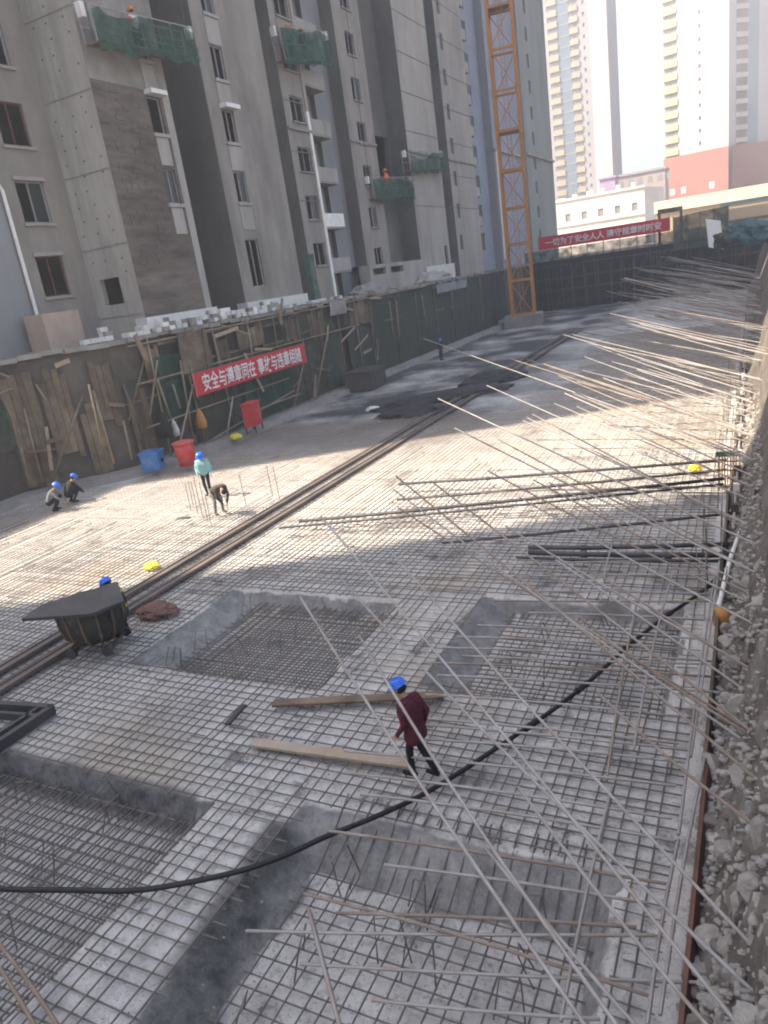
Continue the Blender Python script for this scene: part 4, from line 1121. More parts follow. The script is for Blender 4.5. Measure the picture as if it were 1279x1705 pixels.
CROUCH = dict(pelvis=(0, -.14, .36), chest=(0, .06, .7), neck=(0, .15, .82), head=(0, .24, .92), hip_l=(-.1, -.14, .34), hip_r=(.1, -.14, .34), sho_l=(-.19, .1, .78), sho_r=(.19, .1, .78), face=(0, 1, -.6),
              knee_l=(-.16, .24, .5), knee_r=(.16, .24, .46), ank_l=(-.14, -.02, .09), ank_r=(.14, .0, .09), toe_l=(-.16, .14, .045), toe_r=(.16, .16, .045),
              elb_l=(-.26, .26, .56), elb_r=(.26, .28, .54), wri_l=(-.12, .44, .34), wri_r=(.12, .44, .34))
STOOP = dict(CROUCH, pelvis=(0, -.18, .66), chest=(0, .0, 1.0), neck=(0, .06, 1.14), head=(0, .13, 1.26), hip_l=(-.1, -.18, .64), hip_r=(.1, -.18, .64), sho_l=(-.19, .04, 1.08), sho_r=(.19, .04, 1.08), knee_l=(-.14, .18, .45), knee_r=(.14, .18, .45), ank_l=(-.12, -.06, .09), ank_r=(.12, -.06, .09), toe_l=(-.14, .1, .045), toe_r=(.14, .1, .045), elb_l=(-.25, .2, .86), elb_r=(.25, .2, .86), wri_l=(-.12, .38, .74), wri_r=(.12, .38, .74))
def people():
    f = atz(702, 1290, .1)
    person('worker in burgundy jacket and blue helmet walking over the mat by the hose', (f.x, f.y, .09), math.radians(80), dict(WALK, ank_r=(.08, -.22, .13), toe_r=(.09, -.07, .05), knee_r=(.09, .0, .49), ank_l=(-.08, .1, .09), toe_l=(-.09, .26, .045), elb_r=(.25, -.1, 1.1), wri_r=(.24, -.02, .86)), dict(shirt=M_burg, sleeve=M_burg, trousers=M_black, shoe=M_black), M_hblue, .0095, scale=.91, coat=True)
    f = atz(349, 826, .1)
    person('worker in pale teal top and blue helmet standing by the red bin', (f.x, f.y, .09), math.radians(-150), WALK, dict(shirt=M_tealc, sleeve=M_tealc, trousers=M_black, shoe=M_black), M_hblue, .014, scale=1.03)
    f = atz(368, 855, .1)
    person('worker in brown bending double over the sunlit mat', (f.x, f.y, .09), math.radians(-110), BEND, dict(shirt=M_brownc, sleeve=M_brownc, trousers=M_greyc, shoe=M_brownc), None, .014)
    f = atz(93, 850, .1)
    person('crouching worker in grey with blue helmet at the shaded left edge, left of two', (f.x, f.y, .09), math.radians(-60), CROUCH, dict(shirt=M_greyc, sleeve=M_greyc, trousers=M_navy, shoe=M_black), M_hblue, .014, scale=1.05)
    f = atz(122, 836, .1)
    person('crouching worker in black with blue helmet at the shaded left edge, right of two', (f.x, f.y, .09), math.radians(-20), CROUCH, dict(shirt=M_black, sleeve=M_black, trousers=M_black, shoe=M_black), M_hblue, .014, scale=1.05)
    f = atz(206, 1058, .1)
    person('worker in hi-vis vest and blue helmet half hidden behind the black tub', (f.x, f.y, .09), math.radians(75), STOOP, dict(shirt=M_navy, sleeve=M_navy, trousers=M_navy, shoe=M_black), M_hblue, .014, vest=M_hivis, scale=1.0)
    def ongon(i, t, lb, c, hm, rz=1.57, sc=1.0):
        root, d, up = GON[i]; L = math.hypot(*(V((0, *fy(0, 0, -20))).yz)) if False else None
        o = V(root.location) + d * t + V((-.35, 0, .05))
        person(lb, o, rz, STAND, c, hm, .02, scale=sc)
    ongon(0, 3.0, 'worker in white with orange helmet standing in the long gondola', dict(shirt=M_white, sleeve=M_orangec, trousers=M_navy, shoe=M_black), M_horange)
    ongon(1, 1.6, 'worker with orange helmet in the balcony gondola, left of two', dict(shirt=M_greyc, trousers=M_navy, shoe=M_black), M_horange, sc=1.25)
    ongon(1, 3.4, 'worker with orange helmet in the balcony gondola, right of two', dict(shirt=M_brownc, trousers=M_navy, shoe=M_black), M_horange, sc=1.2)
    ongon(2, 3.6, 'worker in orange overalls standing in the dark green gondola', dict(shirt=M_orangec, trousers=M_orangec, shoe=M_black), M_horange, sc=1.3)
people()

# ------------------------------------------------------------------ cart and small things on the floor
def small_things():
    b = atz(133, 1091, .3)
    t = thing('tipping_tub', 'black round-bottomed tub on the rails under a long tilted board', 'tub', (b.x - .25, b.y + .75, .3), math.radians(20))
    mb = MB(); prof = [(.30, -.02), (.52, .04), (.66, .2), (.72, .45), (.74, .8), (.76, .92)]
    mb.lathe(prof, (0, 0, 0), 26, .85); tub = mb.build('tub_body', mat('tub_brown', (.075, .065, .055), (.04, .036, .032), 3, .85, bump=.5, c3=(.2, .185, .165)), t, smooth=True)
    st = MB()
    for k in range(13):
        a = 2 * math.pi * k / 13; pts = [((rr + .015) * math.cos(a), (rr + .015) * .85 * math.sin(a), z) for rr, z in prof[1:]]; st.tube(pts, .028, 5)
    st.build('tub_rib', M_timber, tub)
    w = MB()
    for s in (-1, 1):
        w.tube([(s * .42, -.5, -.12), (s * .42, -.42, -.12)], .12, 12); w.tube([(s * .42, .42, -.12), (s * .42, .5, -.12)], .12, 12)
    w.tube([(.42, -.5, -.12), (.42, .5, -.12)], .03, 6); w.tube([(-.42, -.5, -.12), (-.42, .5, -.12)], .03, 6); w.build('wheel', M_pipe, t)
    a, c, e = atz(35, 1030, 1.25), atz(205, 985, 1.5), atz(205, 1008, 1.45)
    mb = MB(); p0, p1, p2, p3, p4 = atz(36, 1030, 1.28), atz(150, 1022, 1.3), atz(206, 1000, 1.42), atz(196, 968, 1.55), atz(70, 1006, 1.36)
    th = V((0, 0, -.07)); ps = [p0, p1, p2, p3, p4]
    mb.add(ps + [p + th for p in ps], [(0, 1, 2, 3, 4), (9, 8, 7, 6, 5)] + [(i, i + 5, (i + 1) % 5 + 5, (i + 1) % 5) for i in range(5)])
    o = mb.build('board', M_tarp2); tag(o, 'long dark pointed board lying tilted across the black tub', 'board')
    # heap of red soil beside it
    def heap(name, lb, cat, c, rx, ry, h, m, seed, rz=0):
        bm = bmesh.new(); bmesh.ops.create_icosphere(bm, subdivisions=4, radius=1)
        for v in bm.verts:
            n = .22 * nz(v.co.x, v.co.y, v.co.z + seed, 2.2) + .12 * nz(v.co.x, v.co.y, v.co.z + seed, 5.5)
            v.co *= 1 + n; v.co.x *= rx; v.co.y *= ry; v.co.z *= h
            if v.co.z < -.06: v.co.z = -.06
        me = bpy.data.meshes.new(name); bm.to_mesh(me); bm.free(); me.materials.append(m)
        o = link(name, me); o.location = c; o.rotation_euler = (0, 0, rz); return tag(o, lb, cat)
    heap('soil_heap', 'low heap of reddish soil beside the rails behind the tub', 'soil heap', atz(262, 1018, .1), .55, .4, .2, M_rust, 3)
    heap('tarp_heap', 'long crumpled black tarpaulin heap in the shaded middle of the pit', 'tarpaulin', atz(740, 665, .0), 4.2, 1.0, .5, M_tarp, 8, .7)
    heap('tarp_heap', 'smaller black tarpaulin heap beside the long one', 'tarpaulin', atz(690, 690, .0), 2.0, 1.0, .5, M_tarp, 15, .4)
    heap('tarp_heap', 'black tarpaulin heap beyond the long one towards the crane', 'tarpaulin', atz(820, 636, .0), 2.6, 1.2, .7, M_tarp, 21, .9)
    heap('bag', 'bright yellow crumpled bag lying on the sunlit mat', 'bag', atz(253, 943, .12), .24, .18, .14, M_yellow, 5)
    heap('bag', 'small yellow bag lying near the sunlit right bank', 'bag', atz(1158, 780, .2), .2, .16, .14, M_yellow, 6)
    heap('bag', 'white bag lying in the dark damp part of the pit', 'bag', atz(622, 682, .05), .45, .3, .2, M_white, 9)
    heap('cement_heap', 'pale heap of concrete around the foot of the crane', 'concrete heap', atz(862, 540, .0), 2.6, 2.0, .9, M_conc, 31)
    mb = MB(); mb.obox((0, 0, 0), (.27, .05, 0), (-.02, .1, 0), (0, 0, .03)); o = mb.build('foam_scrap', M_foam, bevel=.008); o.location = atz(300, 858, .14); tag(o, 'small white foam piece on the sunlit mat before the bending worker', 'foam piece')
    # bins
    c = atz(313, 774, .3); t = thing('bin', 'tall red plastic bin on the kerb beside the blue crate', 'bin', c, .3)
    mb = MB(); mb.lathe([(.36, 0), (.4, .5), (.46, 1.0), (.44, 1.0), (.36, .6)], (0, 0, 0), 16); mb.build('bin_body', M_redp, t, smooth=True)
    mb = MB(); mb.lathe([(.45, .985), (.5, 1.0), (.5, 1.07), (.3, 1.12)], (0, 0, 0), 16); mb.build('lid', M_redp, t, smooth=True)
    c = atz(258, 781, .3); t = thing('crate', 'blue plastic crate standing on the kerb left of the red bin', 'crate', c, .35)
    mb = MB()
    mb.box((-.42, -.35, 0), (.42, -.3, .8)); mb.box((-.42, .3, 0), (.42, .35, .8)); mb.box((-.42, -.3, 0), (-.37, .3, .8)); mb.box((.37, -.3, 0), (.42, .3, .8)); mb.box((-.37, -.3, 0), (.37, .3, .05)); mb.build('crate_body', M_bluep, t)
    mb = MB(); mb.box((-.46, -.39, .74), (.46, -.351, .86)); mb.box((-.46, .351, .74), (.46, .39, .86)); mb.box((-.46, -.351, .74), (-.421, .351, .86)); mb.box((.421, -.351, .74), (.46, .351, .86)); mb.build('rim', M_bluep, t)
    mb = MB(); mb.tube([(.42, 0, .38), (.47, 0, .38)], .1, 12); mb.build('tap', M_dark, t)
    c = atz(424, 712, .5); t = thing('red_cabinet', 'red site cabinet on legs leaning before the bright green net', 'cabinet', c, .25)
    mb = MB(); mb.box((-.3, -.55, .15), (.3, .55, 1.3)); mb.build('cabinet_body', M_redp, t, bevel=.02)
    mb = MB(); mb.box((-.34, -.6, 1.3), (.34, .6, 1.36)); mb.build('lid', M_redp, t)
    mb = MB()
    for sx in (-.26, .26):
        for sy in (-.5, .5): mb.beam((sx, sy, -.2), (sx, sy, .15), .06)
    mb.build('leg', M_dark, t)
    mb = MB(); mb.box((.301, -.45, .3), (.325, .45, 1.15)); mb.build('door', M_redp, t)
    heap('bag', 'yellow bag on the kerb below the red cabinet', 'bag', atz(393, 728, .4), .34, .26, .2, M_yellow, 12)
    def hung(lb, p, m, w, h):
        mb = MB(); mb.lathe([(.03, h), (w * .5, h * .8), (w, h * .3), (w * .9, 0), (w * .4, -.05)], (0, 0, 0), 10, .5); o = mb.build('cloth', m, smooth=True); o.location = p; tag(o, lb, 'hanging cloth')
    hung('amber jacket hanging on the green net below the banner', atx(337, 712, -24.75), M_amber, .35, 1.0)
    hung('black coat hanging on the wall above the blue crate', atx(276, 728, -24.9), M_black, .5, 1.3)
    hung('white sack hanging beside the black coat', atx(294, 725, -24.8), M_foam, .25, .8)
    # dark equipment in the shade
    c = atz(612, 645, 0.05); t = thing('pump_box', 'dark steel box standing at the wall in the shaded pit', 'steel box', c, .1)
    mb = MB(); mb.box((-.9, -1.5, 0), (.9, 1.5, 1.2)); mb.build('box_body', M_pipe, t, bevel=.03); mb = MB()
    for k in range(5): mb.box((.9, -1.3 + k * .6, .1), (.95, -1.2 + k * .6, 1.1))
    mb.build('stiffener', M_pipe, t); mb = MB(); mb.box((-.95, -1.55, 1.2), (.95, 1.55, 1.27)); mb.build('lid', M_tarp2, t)
    f = atz(664, 590, .2)
    person('far worker in navy with white helmet standing in the shade by the wall', (f.x, f.y, .1), -1.2, STAND, dict(shirt=M_navy, trousers=M_navy, shoe=M_black), M_white, .02)
    f = atz(735, 598, .2)
    person('far worker in black standing in the shade towards the crane', (f.x, f.y, .1), -1.9, STAND, dict(shirt=M_black, trousers=M_navy, shoe=M_black), M_hblue, .02)
    # vertical starter bars round the two mid workers
    for k, (px, py) in enumerate([(318, 850), (330, 856), (338, 862), (346, 868), (352, 874), (322, 842), (380, 850), (410, 842), (455, 830), (467, 836)]):
        p = atz(px, py, .05); mb = MB(); mb.tube([(0, 0, 0), (rnd.uniform(-.04, .04), rnd.uniform(-.04, .04), rnd.uniform(.9, 1.5))], .012, 5); o = mb.build('starter_bar', M_steel); o.location = p
        tag(o, 'thin upright bar standing in the sunlit mat by the bending worker', 'steel rod', 'upright bars by the bending worker')
small_things()

# ------------------------------------------------------------------ left wall: nets, boards, props, banner, stacks
def left_wall():
    def cloth(name, lb, cat, x, y0, y1, z0, z1, m, group, amp=.12, dx=0.0):
        mb = MB(); nu = max(4, int((y1 - y0) / .35)); nv = 8; vs = []; fs = []
        for i in range(nu + 1):
            for j in range(nv + 1):
                u, w = i / nu, j / nv; y = y0 + (y1 - y0) * u; z = z0 + (z1 - z0) * w
                vs.append((amp * nz(y * 2.3, z * .4, x) + amp * .6 * nz(y * 5, z, 2) + dx * (1 - w), y - (y0 + y1) / 2, z - z0 - (.2 * abs(nz(y * 1.3, 0, 5)) if j == nv else 0)))
        for i in range(nu):
            for j in range(nv): a = i * (nv + 1) + j; fs.append((a, a + nv + 1, a + nv + 2, a + 1))
        mb.add(vs, fs); o = mb.build(name, m, smooth=True); o.location = (x, (y0 + y1) / 2, z0); tag(o, lb, cat, group); return o
    g = 'green nets hung on the retaining wall'
    Y = lambda px, py, x=-25.0: atx(px, py, x).y
    cloth('safety_net', 'bright green net hung behind the red cabinet', 'net', -24.95, Y(412, 690), Y(487, 660), .4, 3.4, M_net, g)
    cloth('safety_net', 'dull green net hung below the near red banner', 'net', -25.1, Y(330, 700), Y(410, 690), .4, 4.2, M_netdull, g)
    cloth('safety_net', 'green net hung left of the near red banner', 'net', -25.05, Y(262, 640), Y(325, 640), 1.9, 5.0, M_net, g, .18)
    cloth('safety_net', 'dull green net hung right of the near red banner', 'net', -25.1, Y(487, 640), Y(572, 620), .4, 5.6, M_netdull, g)
    cloth('safety_net', 'dark green net hung low between the leaning props', 'net', -25.55, 24.6, 28.2, .5, 4.2, M_netdark, g)
    cloth('safety_net', 'dark green net along the shaded wall before the crane', 'net', -25.15, Y(580, 560), Y(845, 500), .3, 5.7, M_netdark, g, .2)
    cloth('safety_net', 'green net scrap on the set back wall at the left', 'net', -28.45, 19.6, 21.4, 2.2, 4.4, M_netdull, g)
    cloth('safety_net', 'green net strip in the corner between the two apartment blocks', 'net', -26.3, 43.3, 44.6, GZ, GZ + 3.2, M_net, g)
    # brown boards set on the wall
    k = 0
    for y0, y1, z0, z1, x in ((11, 14, .4, 5.5, -28.5), (14, 16.2, .5, 5.6, -28.5), (16.2, 18, .4, 5.4, -28.5), (18, 19.4, 2.2, 5.2, -28.5), (28.3, 29.6, .8, 4.8, -25.25), (29.7, 30.8, 1.8, 5.2, -25.2), (31, 32.2, 2.4, 5.4, -25.15), (26, 27.4, 3.9, 5.5, -25.3), (33, 35.5, 4.4, 5.6, -25.1), (37.8, 39.4, 4.2, 5.6, -25.1), (40.5, 42.5, 3.9, 5.7, -25.1), (46, 49, 4.1, 5.7, -25.1), (24.6, 25.9, .6, 3.6, -25.55)):
        t = thing('timber_hoarding', 'weathered brown board panel set on the wall ' + ['far left behind the crouching workers', 'left of the crouching workers', 'behind the crouching workers', 'over the crouching workers', 'behind the crossed props', 'right of the crossed props', 'left of the banner', 'above the crossed props', 'over the left end of the banner', 'over the right end of the banner', 'just right of the banner', 'before the dark steel box', 'behind the blue crate'][k], 'board panel', (x, y0, z0), 0, 'board panels on the retaining wall')
        y = 0
        while y < y1 - y0 - .05:
            w = min(rnd.uniform(.25, .45), y1 - y0 - y); mb = MB(); mb.box((0, y, rnd.uniform(-.1, .1)), (rnd.uniform(.03, .07), y + w - .02, z1 - z0 + rnd.uniform(-.35, .15))); mb.build('plank', rnd.choice([M_board, M_board, M_timber]), t); y += w
        k += 1
    A_, B_ = V((-28.6, 20.7, 0)), V((-25.75, 24.3, 0)); dv = B_ - A_; nv_ = V((dv.y, -dv.x, 0)).normalized()
    for k, (t0, t1, z0, z1) in enumerate([(0.0, .3, .5, 5.4), (.33, .6, 1.6, 5.2), (.62, .82, .4, 3.6), (.8, 1.0, 2.6, 5.6)]):
        t = thing('timber_hoarding', 'weathered brown board panel on the slanting wall ' + ['at its left end', 'left of its middle', 'low right of its middle', 'high at its right end'][k], 'board panel', A_ + dv * t0 + nv_ * .06 + V((0, 0, z0)), 0, 'board panels on the retaining wall')
        L_ = dv.length * (t1 - t0); y = 0; ud = dv.normalized()
        while y < L_ - .1:
            w = min(rnd.uniform(.2, .4), L_ - y); lo, hi = rnd.uniform(-.3, .1), z1 - z0 + rnd.uniform(-.5, .2); mb = MB(); mb.obox(ud * (y + w / 2) + V((0, 0, (lo + hi) / 2)) + nv_ * .03, ud * (w / 2 - .012), nv_ * rnd.uniform(.02, .045), V((0, 0, (hi - lo) / 2))); mb.build('plank', rnd.choice([M_board, M_board, M_timber]), t); y += w
    # props and scaffold poles
    PO = {}
    def pole(p, q, r_=.05, m=M_pole, lb='brown scaffold pole propped against the retaining wall', g='scaffold poles along the retaining wall'):
        mb = MB(); mb.tube([(0, 0, 0), V(q) - V(p)], r_, 7); o = mb.build('scaffold_pole', m, smooth=True); o.location = p; tag(o, lb, 'pole', g); PO.setdefault(lb[:12], []).append(o)
    for (px, py), (qx, qy), x in [((178, 770), (148, 640), -24.7), ((190, 772), (155, 650), -24.8), ((220, 765), (205, 700), -24.7), ((88, 800), (137, 660), -26.5), ((70, 800), (40, 680), -28), ((48, 800), (35, 745), -28.1), ((215, 700), (240, 600), -24.9), ((240, 725), (205, 640), -24.8),
                                  ((292, 772), (322, 640), -24.5), ((375, 745), (388, 660), -24.7), ((490, 675), (508, 595), -24.6), ((525, 665), (545, 560), -24.8), ((250, 690), (262, 600), -24.9), ((284, 695), (262, 630), -24.8), ((300, 680), (288, 640), -24.8), ((320, 720), (300, 600), -24.9),
                                  ((100, 660), (0, 622), -28.2), ((0, 655), (40, 640), -28.2), ((410, 690), (500, 655), -24.6), ((340, 740), (490, 650), -24.7), ((655, 560), (648, 500), -24.9), ((665, 560), (660, 500), -24.9), ((710, 545), (702, 490), -24.9), ((110, 720), (60, 640), -27.5)]:
        pole(atx(px, py, x), atx(qx, qy, x), .05, rnd.choice([M_pole, M_pole, M_timber, M_rod]))
    for k in range(9):
        y = 26 + k * 2.6; pole(V((-25.0, y, .3)), V((-25.0, y + rnd.uniform(-.3, .3), GZ + rnd.uniform(-.3, .2))), .045, rnd.choice([M_pole, M_timber]))
    for k in range(9):
        y = 49 + k * 4.3; pole(V((-25.0, y, .3)), V((-25.0, y + rnd.uniform(-.3, .3), GZ - .1)), .05, M_timber, 'dark scaffold pole along the shaded wall before the crane', 'scaffold poles along the shaded wall')
    for k, (z, y0, y1) in enumerate([(2.0, 24.8, 37), (4.0, 24.8, 47), (5.7, 24.8, 60)]):
        pole(V((-24.9, y0, z)), V((-24.9, y1, z + .1)), .045, M_pole, ['lowest', 'middle', 'topmost'][k] + ' level scaffold pole tied along the retaining wall')
    ordinal(PO['brown scaffo'], lambda o: o.location.y, 'brown scaffold pole on the retaining wall, %s from the left', 'first')
    ordinal(PO['dark scaffol'], lambda o: o.location.y, 'dark scaffold pole on the shaded wall before the crane, %s from the left', 'first')
    rr = random.Random(5)
    made = []
    for k in range(36):
        y = rr.uniform(21, 50)
        x = -25.2 if y > 24.6 else -25.75 - (24.3 - y) * .79
        z = rr.choice([rr.uniform(4.6, 6.1), rr.uniform(.6, 5.5)])
        L_ = rr.uniform(.8, 2.6); an = rr.choice([rr.uniform(-.35, .35), rr.uniform(-.35, .35), rr.uniform(1.0, 2.1)])
        mb = MB(); w_ = rr.uniform(.06, .2); mb.obox((rr.uniform(.05, .5), 0, 0), (rr.uniform(.02, .05), 0, .01), (0, L_ / 2 * math.cos(an), L_ / 2 * math.sin(an)), (0, -w_ / 2 * math.sin(an), w_ / 2 * math.cos(an)))
        o = mb.build('timber_offcut', rr.choice([M_timber, M_board, M_wood, M_pole])); o.location = (x + .1, y, z); tag(o, '', 'timber', 'loose timbers on the retaining wall'); made.append(o)
    ordinal(made[:36], lambda o: o.location.y, 'loose timber stuck on the littered left wall, %s from the left', 'first')
    for k, (y0, y1, z0, z1) in enumerate([(30.2, 33.2, 4.3, 5.7), (35.4, 38.2, 4.2, 5.4), (44, 46, 4.0, 5.7), (27.0, 28.3, 3.6, 5.6), (51, 55, 3.8, 5.6), (62, 68, 3.5, 5.6)]):
        mb = MB(); mb.box((0, 0, 0), (.12, y1 - y0, z1 - z0)); mb2 = MB()
        for e_ in ((0, 0, y1 - y0, .14), (0, z1 - z0 - .14, y1 - y0, z1 - z0)): mb2.box((.12, e_[0], e_[1]), (.2, e_[2], e_[3]))
        t = thing('gap_shade_panel', 'painted shade of the gap below the deck edge, %s from the left' % ('first' if k == 0 else ORD[k]) if False else 'painted black shade of the gap under the deck edge ' + ['left above the banner', 'right above the banner', 'right of the banner', 'above the crossed props', 'past the dark steel box', 'halfway to the crane'][k], 'painted gap shade', (-25.33, y0, z0))
        mb.build('gap_shade', M_dark, t)  # near-black slab paints the shade of an open gap
        for e_ in ((0, 0, y1 - y0, .12), (0, z1 - z0 - .12, y1 - y0, z1 - z0)): q_ = MB(); q_.box((.121, e_[0], e_[1]), (.2, e_[2], e_[3])); q_.build('batten', M_timber, t)
    cloth('tarp_sheet', 'brown cloth hanging from the deck edge above the crossed props', 'sheet', -24.85, 28.0, 30.2, 3.9, 5.9, M_timber, g, .2)
    cloth('tarp_sheet', 'pale grey sheet draped on the deck edge past the banner', 'sheet', -24.8, 43, 45.2, 5.1, 6.0, M_conc, g, .2)
    cloth('tarp_sheet', 'greyish sheet draped on the shaded deck edge near the crane', 'sheet', -24.8, 62, 70, 5.0, 5.8, M_bluegrey, g, .25)
    # beige pilaster at the step of the wall
    p = atx(95, 560, -28.0); mb = MB(); mb.box((-28.6, p.y - 1.0, 4.4), (-27.4, p.y + 1.0, 7.6)); o = mb.build('concrete_pier', mat('beige', (.36, .29, .24), (.3, .24, .2), 1.5, .9, bump=.2)); tag(o, 'beige concrete pier at the step of the wall under the first block', 'pier')
    mb = MB(); mb.tube([(-27.3, p.y + .1, 4.4), (-27.2, p.y + .1, 2.9)], .32, 10, r2=.2); o = mb.build('drain_spout', M_foam, smooth=True); tag(o, 'pale spout hanging below the beige pier', 'spout')
    # deck lip
    lip = MB()
    for (a, b) in zip(WALL[1:-1], WALL[2:]):
        n = max(1, int(math.dist(a, b) / .9))
        for i in range(n):
            y0 = a[1] + (b[1] - a[1]) * i / n; y1 = a[1] + (b[1] - a[1]) * (i + 1) / n; x0 = a[0] + (b[0] - a[0]) * i / n; x1 = a[0] + (b[0] - a[0]) * (i + 1) / n
            e = .3 + .45 * nz(y0 * 1.7, 3, 1); zt = GZ + .05 + .16 * nz(y0 * 1.3, 7, 2)
            lip.add([(x0 - .6, y0, zt - .2), (x0 + e, y0, zt - .2), (x1 + e, y1 - .03, zt - .2), (x1 - .6, y1 - .03, zt - .2), (x0 - .6, y0, zt), (x0 + e, y0, zt), (x1 + e, y1 - .03, zt), (x1 - .6, y1 - .03, zt)],
                    [(3, 2, 1, 0), (4, 5, 6, 7), (0, 1, 5, 4), (1, 2, 6, 5), (2, 3, 7, 6), (3, 0, 4, 7)])
    structure(lip.build('deck_edge', M_conc))
    # stacks of pale blocks on the deck
    spans = [(23.6, 25.3), (25.5, 27.0), (27.3, 29.5), (29.8, 32.0), (32.3, 34.5), (34.8, 37.5), (39.0, 40.2), (41.8, 44.0), (45.0, 46.5)]
    wh = ['below the drain pipe', 'left of the pierced pier', 'below the pierced pier', 'below the rough brown wall', 'before the dark recess', 'left of the tall door', 'right of the tall door', 'at the block corner', 'before the gap between blocks']
    bm_ = MB(); bm_.box((0, 0, 0), (.24, .4, .2)); bme = bm_.mesh('block', M_foam); bme2 = bm_.mesh('block', M_conc); bme3 = bm_.mesh('block', M_whitep)
    for (y0, y1), w_ in zip(spans, wh):
        xx = -25.5 if y0 > 24 else -26.4
        t = thing('block_stack', 'untidy pale block stack on the deck ' + w_, 'block stack', (xx, y0, GZ + .06), 0, 'stacks of pale blocks on the deck edge')
        y = 0
        while y < y1 - y0 - .3:
            for lvl in range(rnd.choice([1, 2, 2, 3]) if y0 < 38 else 1):
                for dx in (0, -.3):
                    if rnd.random() < .12: continue
                    o = link('block', rnd.choice([bme, bme, bme2, bme3]), t); o.location = (dx + rnd.uniform(-.04, .04), y + rnd.uniform(-.04, .04), lvl * .203); o.rotation_euler = (0, 0, rnd.uniform(-.15, .15))
            y += .46
    def heap2(lb, p, rx, ry, h, m, cat='rubble pile'):
        mb = MB(); mb.add([(v.x * rx * (1 + .3 * nz(v.x, v.y, v.z + p[1], 2.5)), v.y * ry * (1 + .3 * nz(v.x, v.y, v.z + 2 + p[1], 2.5)), max(-.05, v.z * h * (1 + .4 * nz(v.x, v.y, v.z + p[1], 3)))) for v in icosphere_verts(4)[0]], icosphere_verts(4)[1]); o = mb.build('rubble_pile', m); o.location = p; tag(o, lb, cat)
    heap2('grey rubble pile on the deck before the door of the first block', (-26.0, 38.3, GZ), .5, 1.0, .5, M_conc)
    heap2('pale rubble pile on the deck at the foot of the light wall', (-27.3, 68, GZ), 1.2, 4.0, .9, M_plast2)
    heap2('pale rubble pile on the deck below the stacked balconies', (-27.2, 54, GZ), 1.0, 3.2, .7, M_conc)
    # banner
def text_mesh(body, size):
    cu = bpy.data.curves.new('txt', 'FONT'); cu.body = body; cu.size = size; cu.align_x = 'CENTER'; cu.align_y = 'CENTER'; cu.extrude = .0; cu.resolution_u = 2; cu.offset = size * .018
    o = bpy.data.objects.new('txt', cu); COL.objects.link(o)
    ev = o.evaluated_get(bpy.context.evaluated_depsgraph_get()); me = bpy.data.meshes.new_from_object(ev); bpy.data.objects.remove(o); return me
def banner(lb, A, B, h, body, grp, fill=.8):
    """A, B lower corners; hangs upright"""
    A, B = V(A), V(B); d = B - A; L = d.length; u = d.normalized(); up0 = V((0, 0, 1)); n = u.cross(up0).normalized(); up = n.cross(u)
    t = thing('banner', lb, 'banner', A, 0, grp)
    mb = MB(); nu = 40; vs = []; fs = []
    for i in range(nu + 1):
        for j in range(5):
            vs.append(u * (L * i / nu) + up * (h * j / 4) + n * (.03 * nz(i * .35, j * .5, L)))
    for i in range(nu):
        for j in range(4): a = i * 5 + j; fs.append((a, a + 5, a + 6, a + 1))
    mb.add(vs, fs); mb.build('banner_cloth', M_red, t, smooth=True)
    me = text_mesh(body, h * .78); xs = [v.co.x for v in me.vertices]; ys = [v.co.y for v in me.vertices]
    w = max(xs) - min(xs); cx = (max(xs) + min(xs)) / 2; cy = (max(ys) + min(ys)) / 2; sc = L * .88 / w; sy = h * fill / (max(ys) - min(ys))
    for v in me.vertices:
        v.co = u * (L / 2 + (v.co.x - cx) * sc) + up * (h / 2 + (v.co.y - cy) * sy) + n * .05
    me.materials.clear(); me.materials.append(M_whitep); o = link('lettering', me, t)
    mb = MB()
    for tt in (.01, .99): mb.tube([u * L * tt + up * -.1, u * L * tt + up * (h + .3)], .03, 6)
    mb.tube([up * h, u * L + up * h], .012, 5); mb.build('banner_pole', M_pole, t)
left_wall()
xb = -24.3
banner('long red banner with white characters on the left wall of the pit', atx(327, 661, xb), atx(512, 602, xb), 1.12, '安全与遵章同在 事故与违章相随', 'red slogan banners')

# ------------------------------------------------------------------ crane
def crane():
    p = aty(872, 520, 80); root = thing('tower_crane', 'tall orange lattice mast of a tower crane at the far end of the pit', 'crane', (p.x, 80, 0), math.radians(12))
    w = 1.15; z0 = p.z - .2; sec = 3.6
    mb = MB(); mb.box((-2.0, -2.0, -.1), (2.0, 2.0, z0)); mb.build('base_block', M_conc, root)
    legs = MB(); n = 16
    for sx in (-1, 1):
        for sy in (-1, 1):
            l = MB(); l.beam((sx * w, sy * w, z0), (sx * w, sy * w, z0 + n * sec), .24); l.build('mast_leg', M_crane, root)
    for k in range(n + 1):
        z = z0 + k * sec; s = MB()
        for a, b in (((-w, -w), (w, -w)), ((w, -w), (w, w)), ((w, w), (-w, w)), ((-w, w), (-w, -w))):
            s.beam((*a, z), (*b, z), .2)
            if k < n: 
                if k % 2: s.beam((*a, z), (*b, z + sec), .08)
                else: s.beam((*b, z), (*a, z + sec), .08)
        s.build('mast_section', M_crane, root)
    lad = MB()
    for sx in (-.2, .2): lad.beam((sx, -w + .25, z0), (sx, -w + .25, z0 + n * sec), .05)
    k = 0
    while k * .4 < n * sec: lad.beam((-.2, -w + .25, z0 + k * .4), (.2, -w + .25, z0 + k * .4), .03); k += 1
    lad.build('ladder', M_crane, root)
    pl = MB()
    for k in (2, 5, 8): pl.box((-w + .1, -w + .1, z0 + k * sec + .12), (w - .1, w - .1, z0 + k * sec + .17))
    pl.build('landing', M_timber, root)
crane()

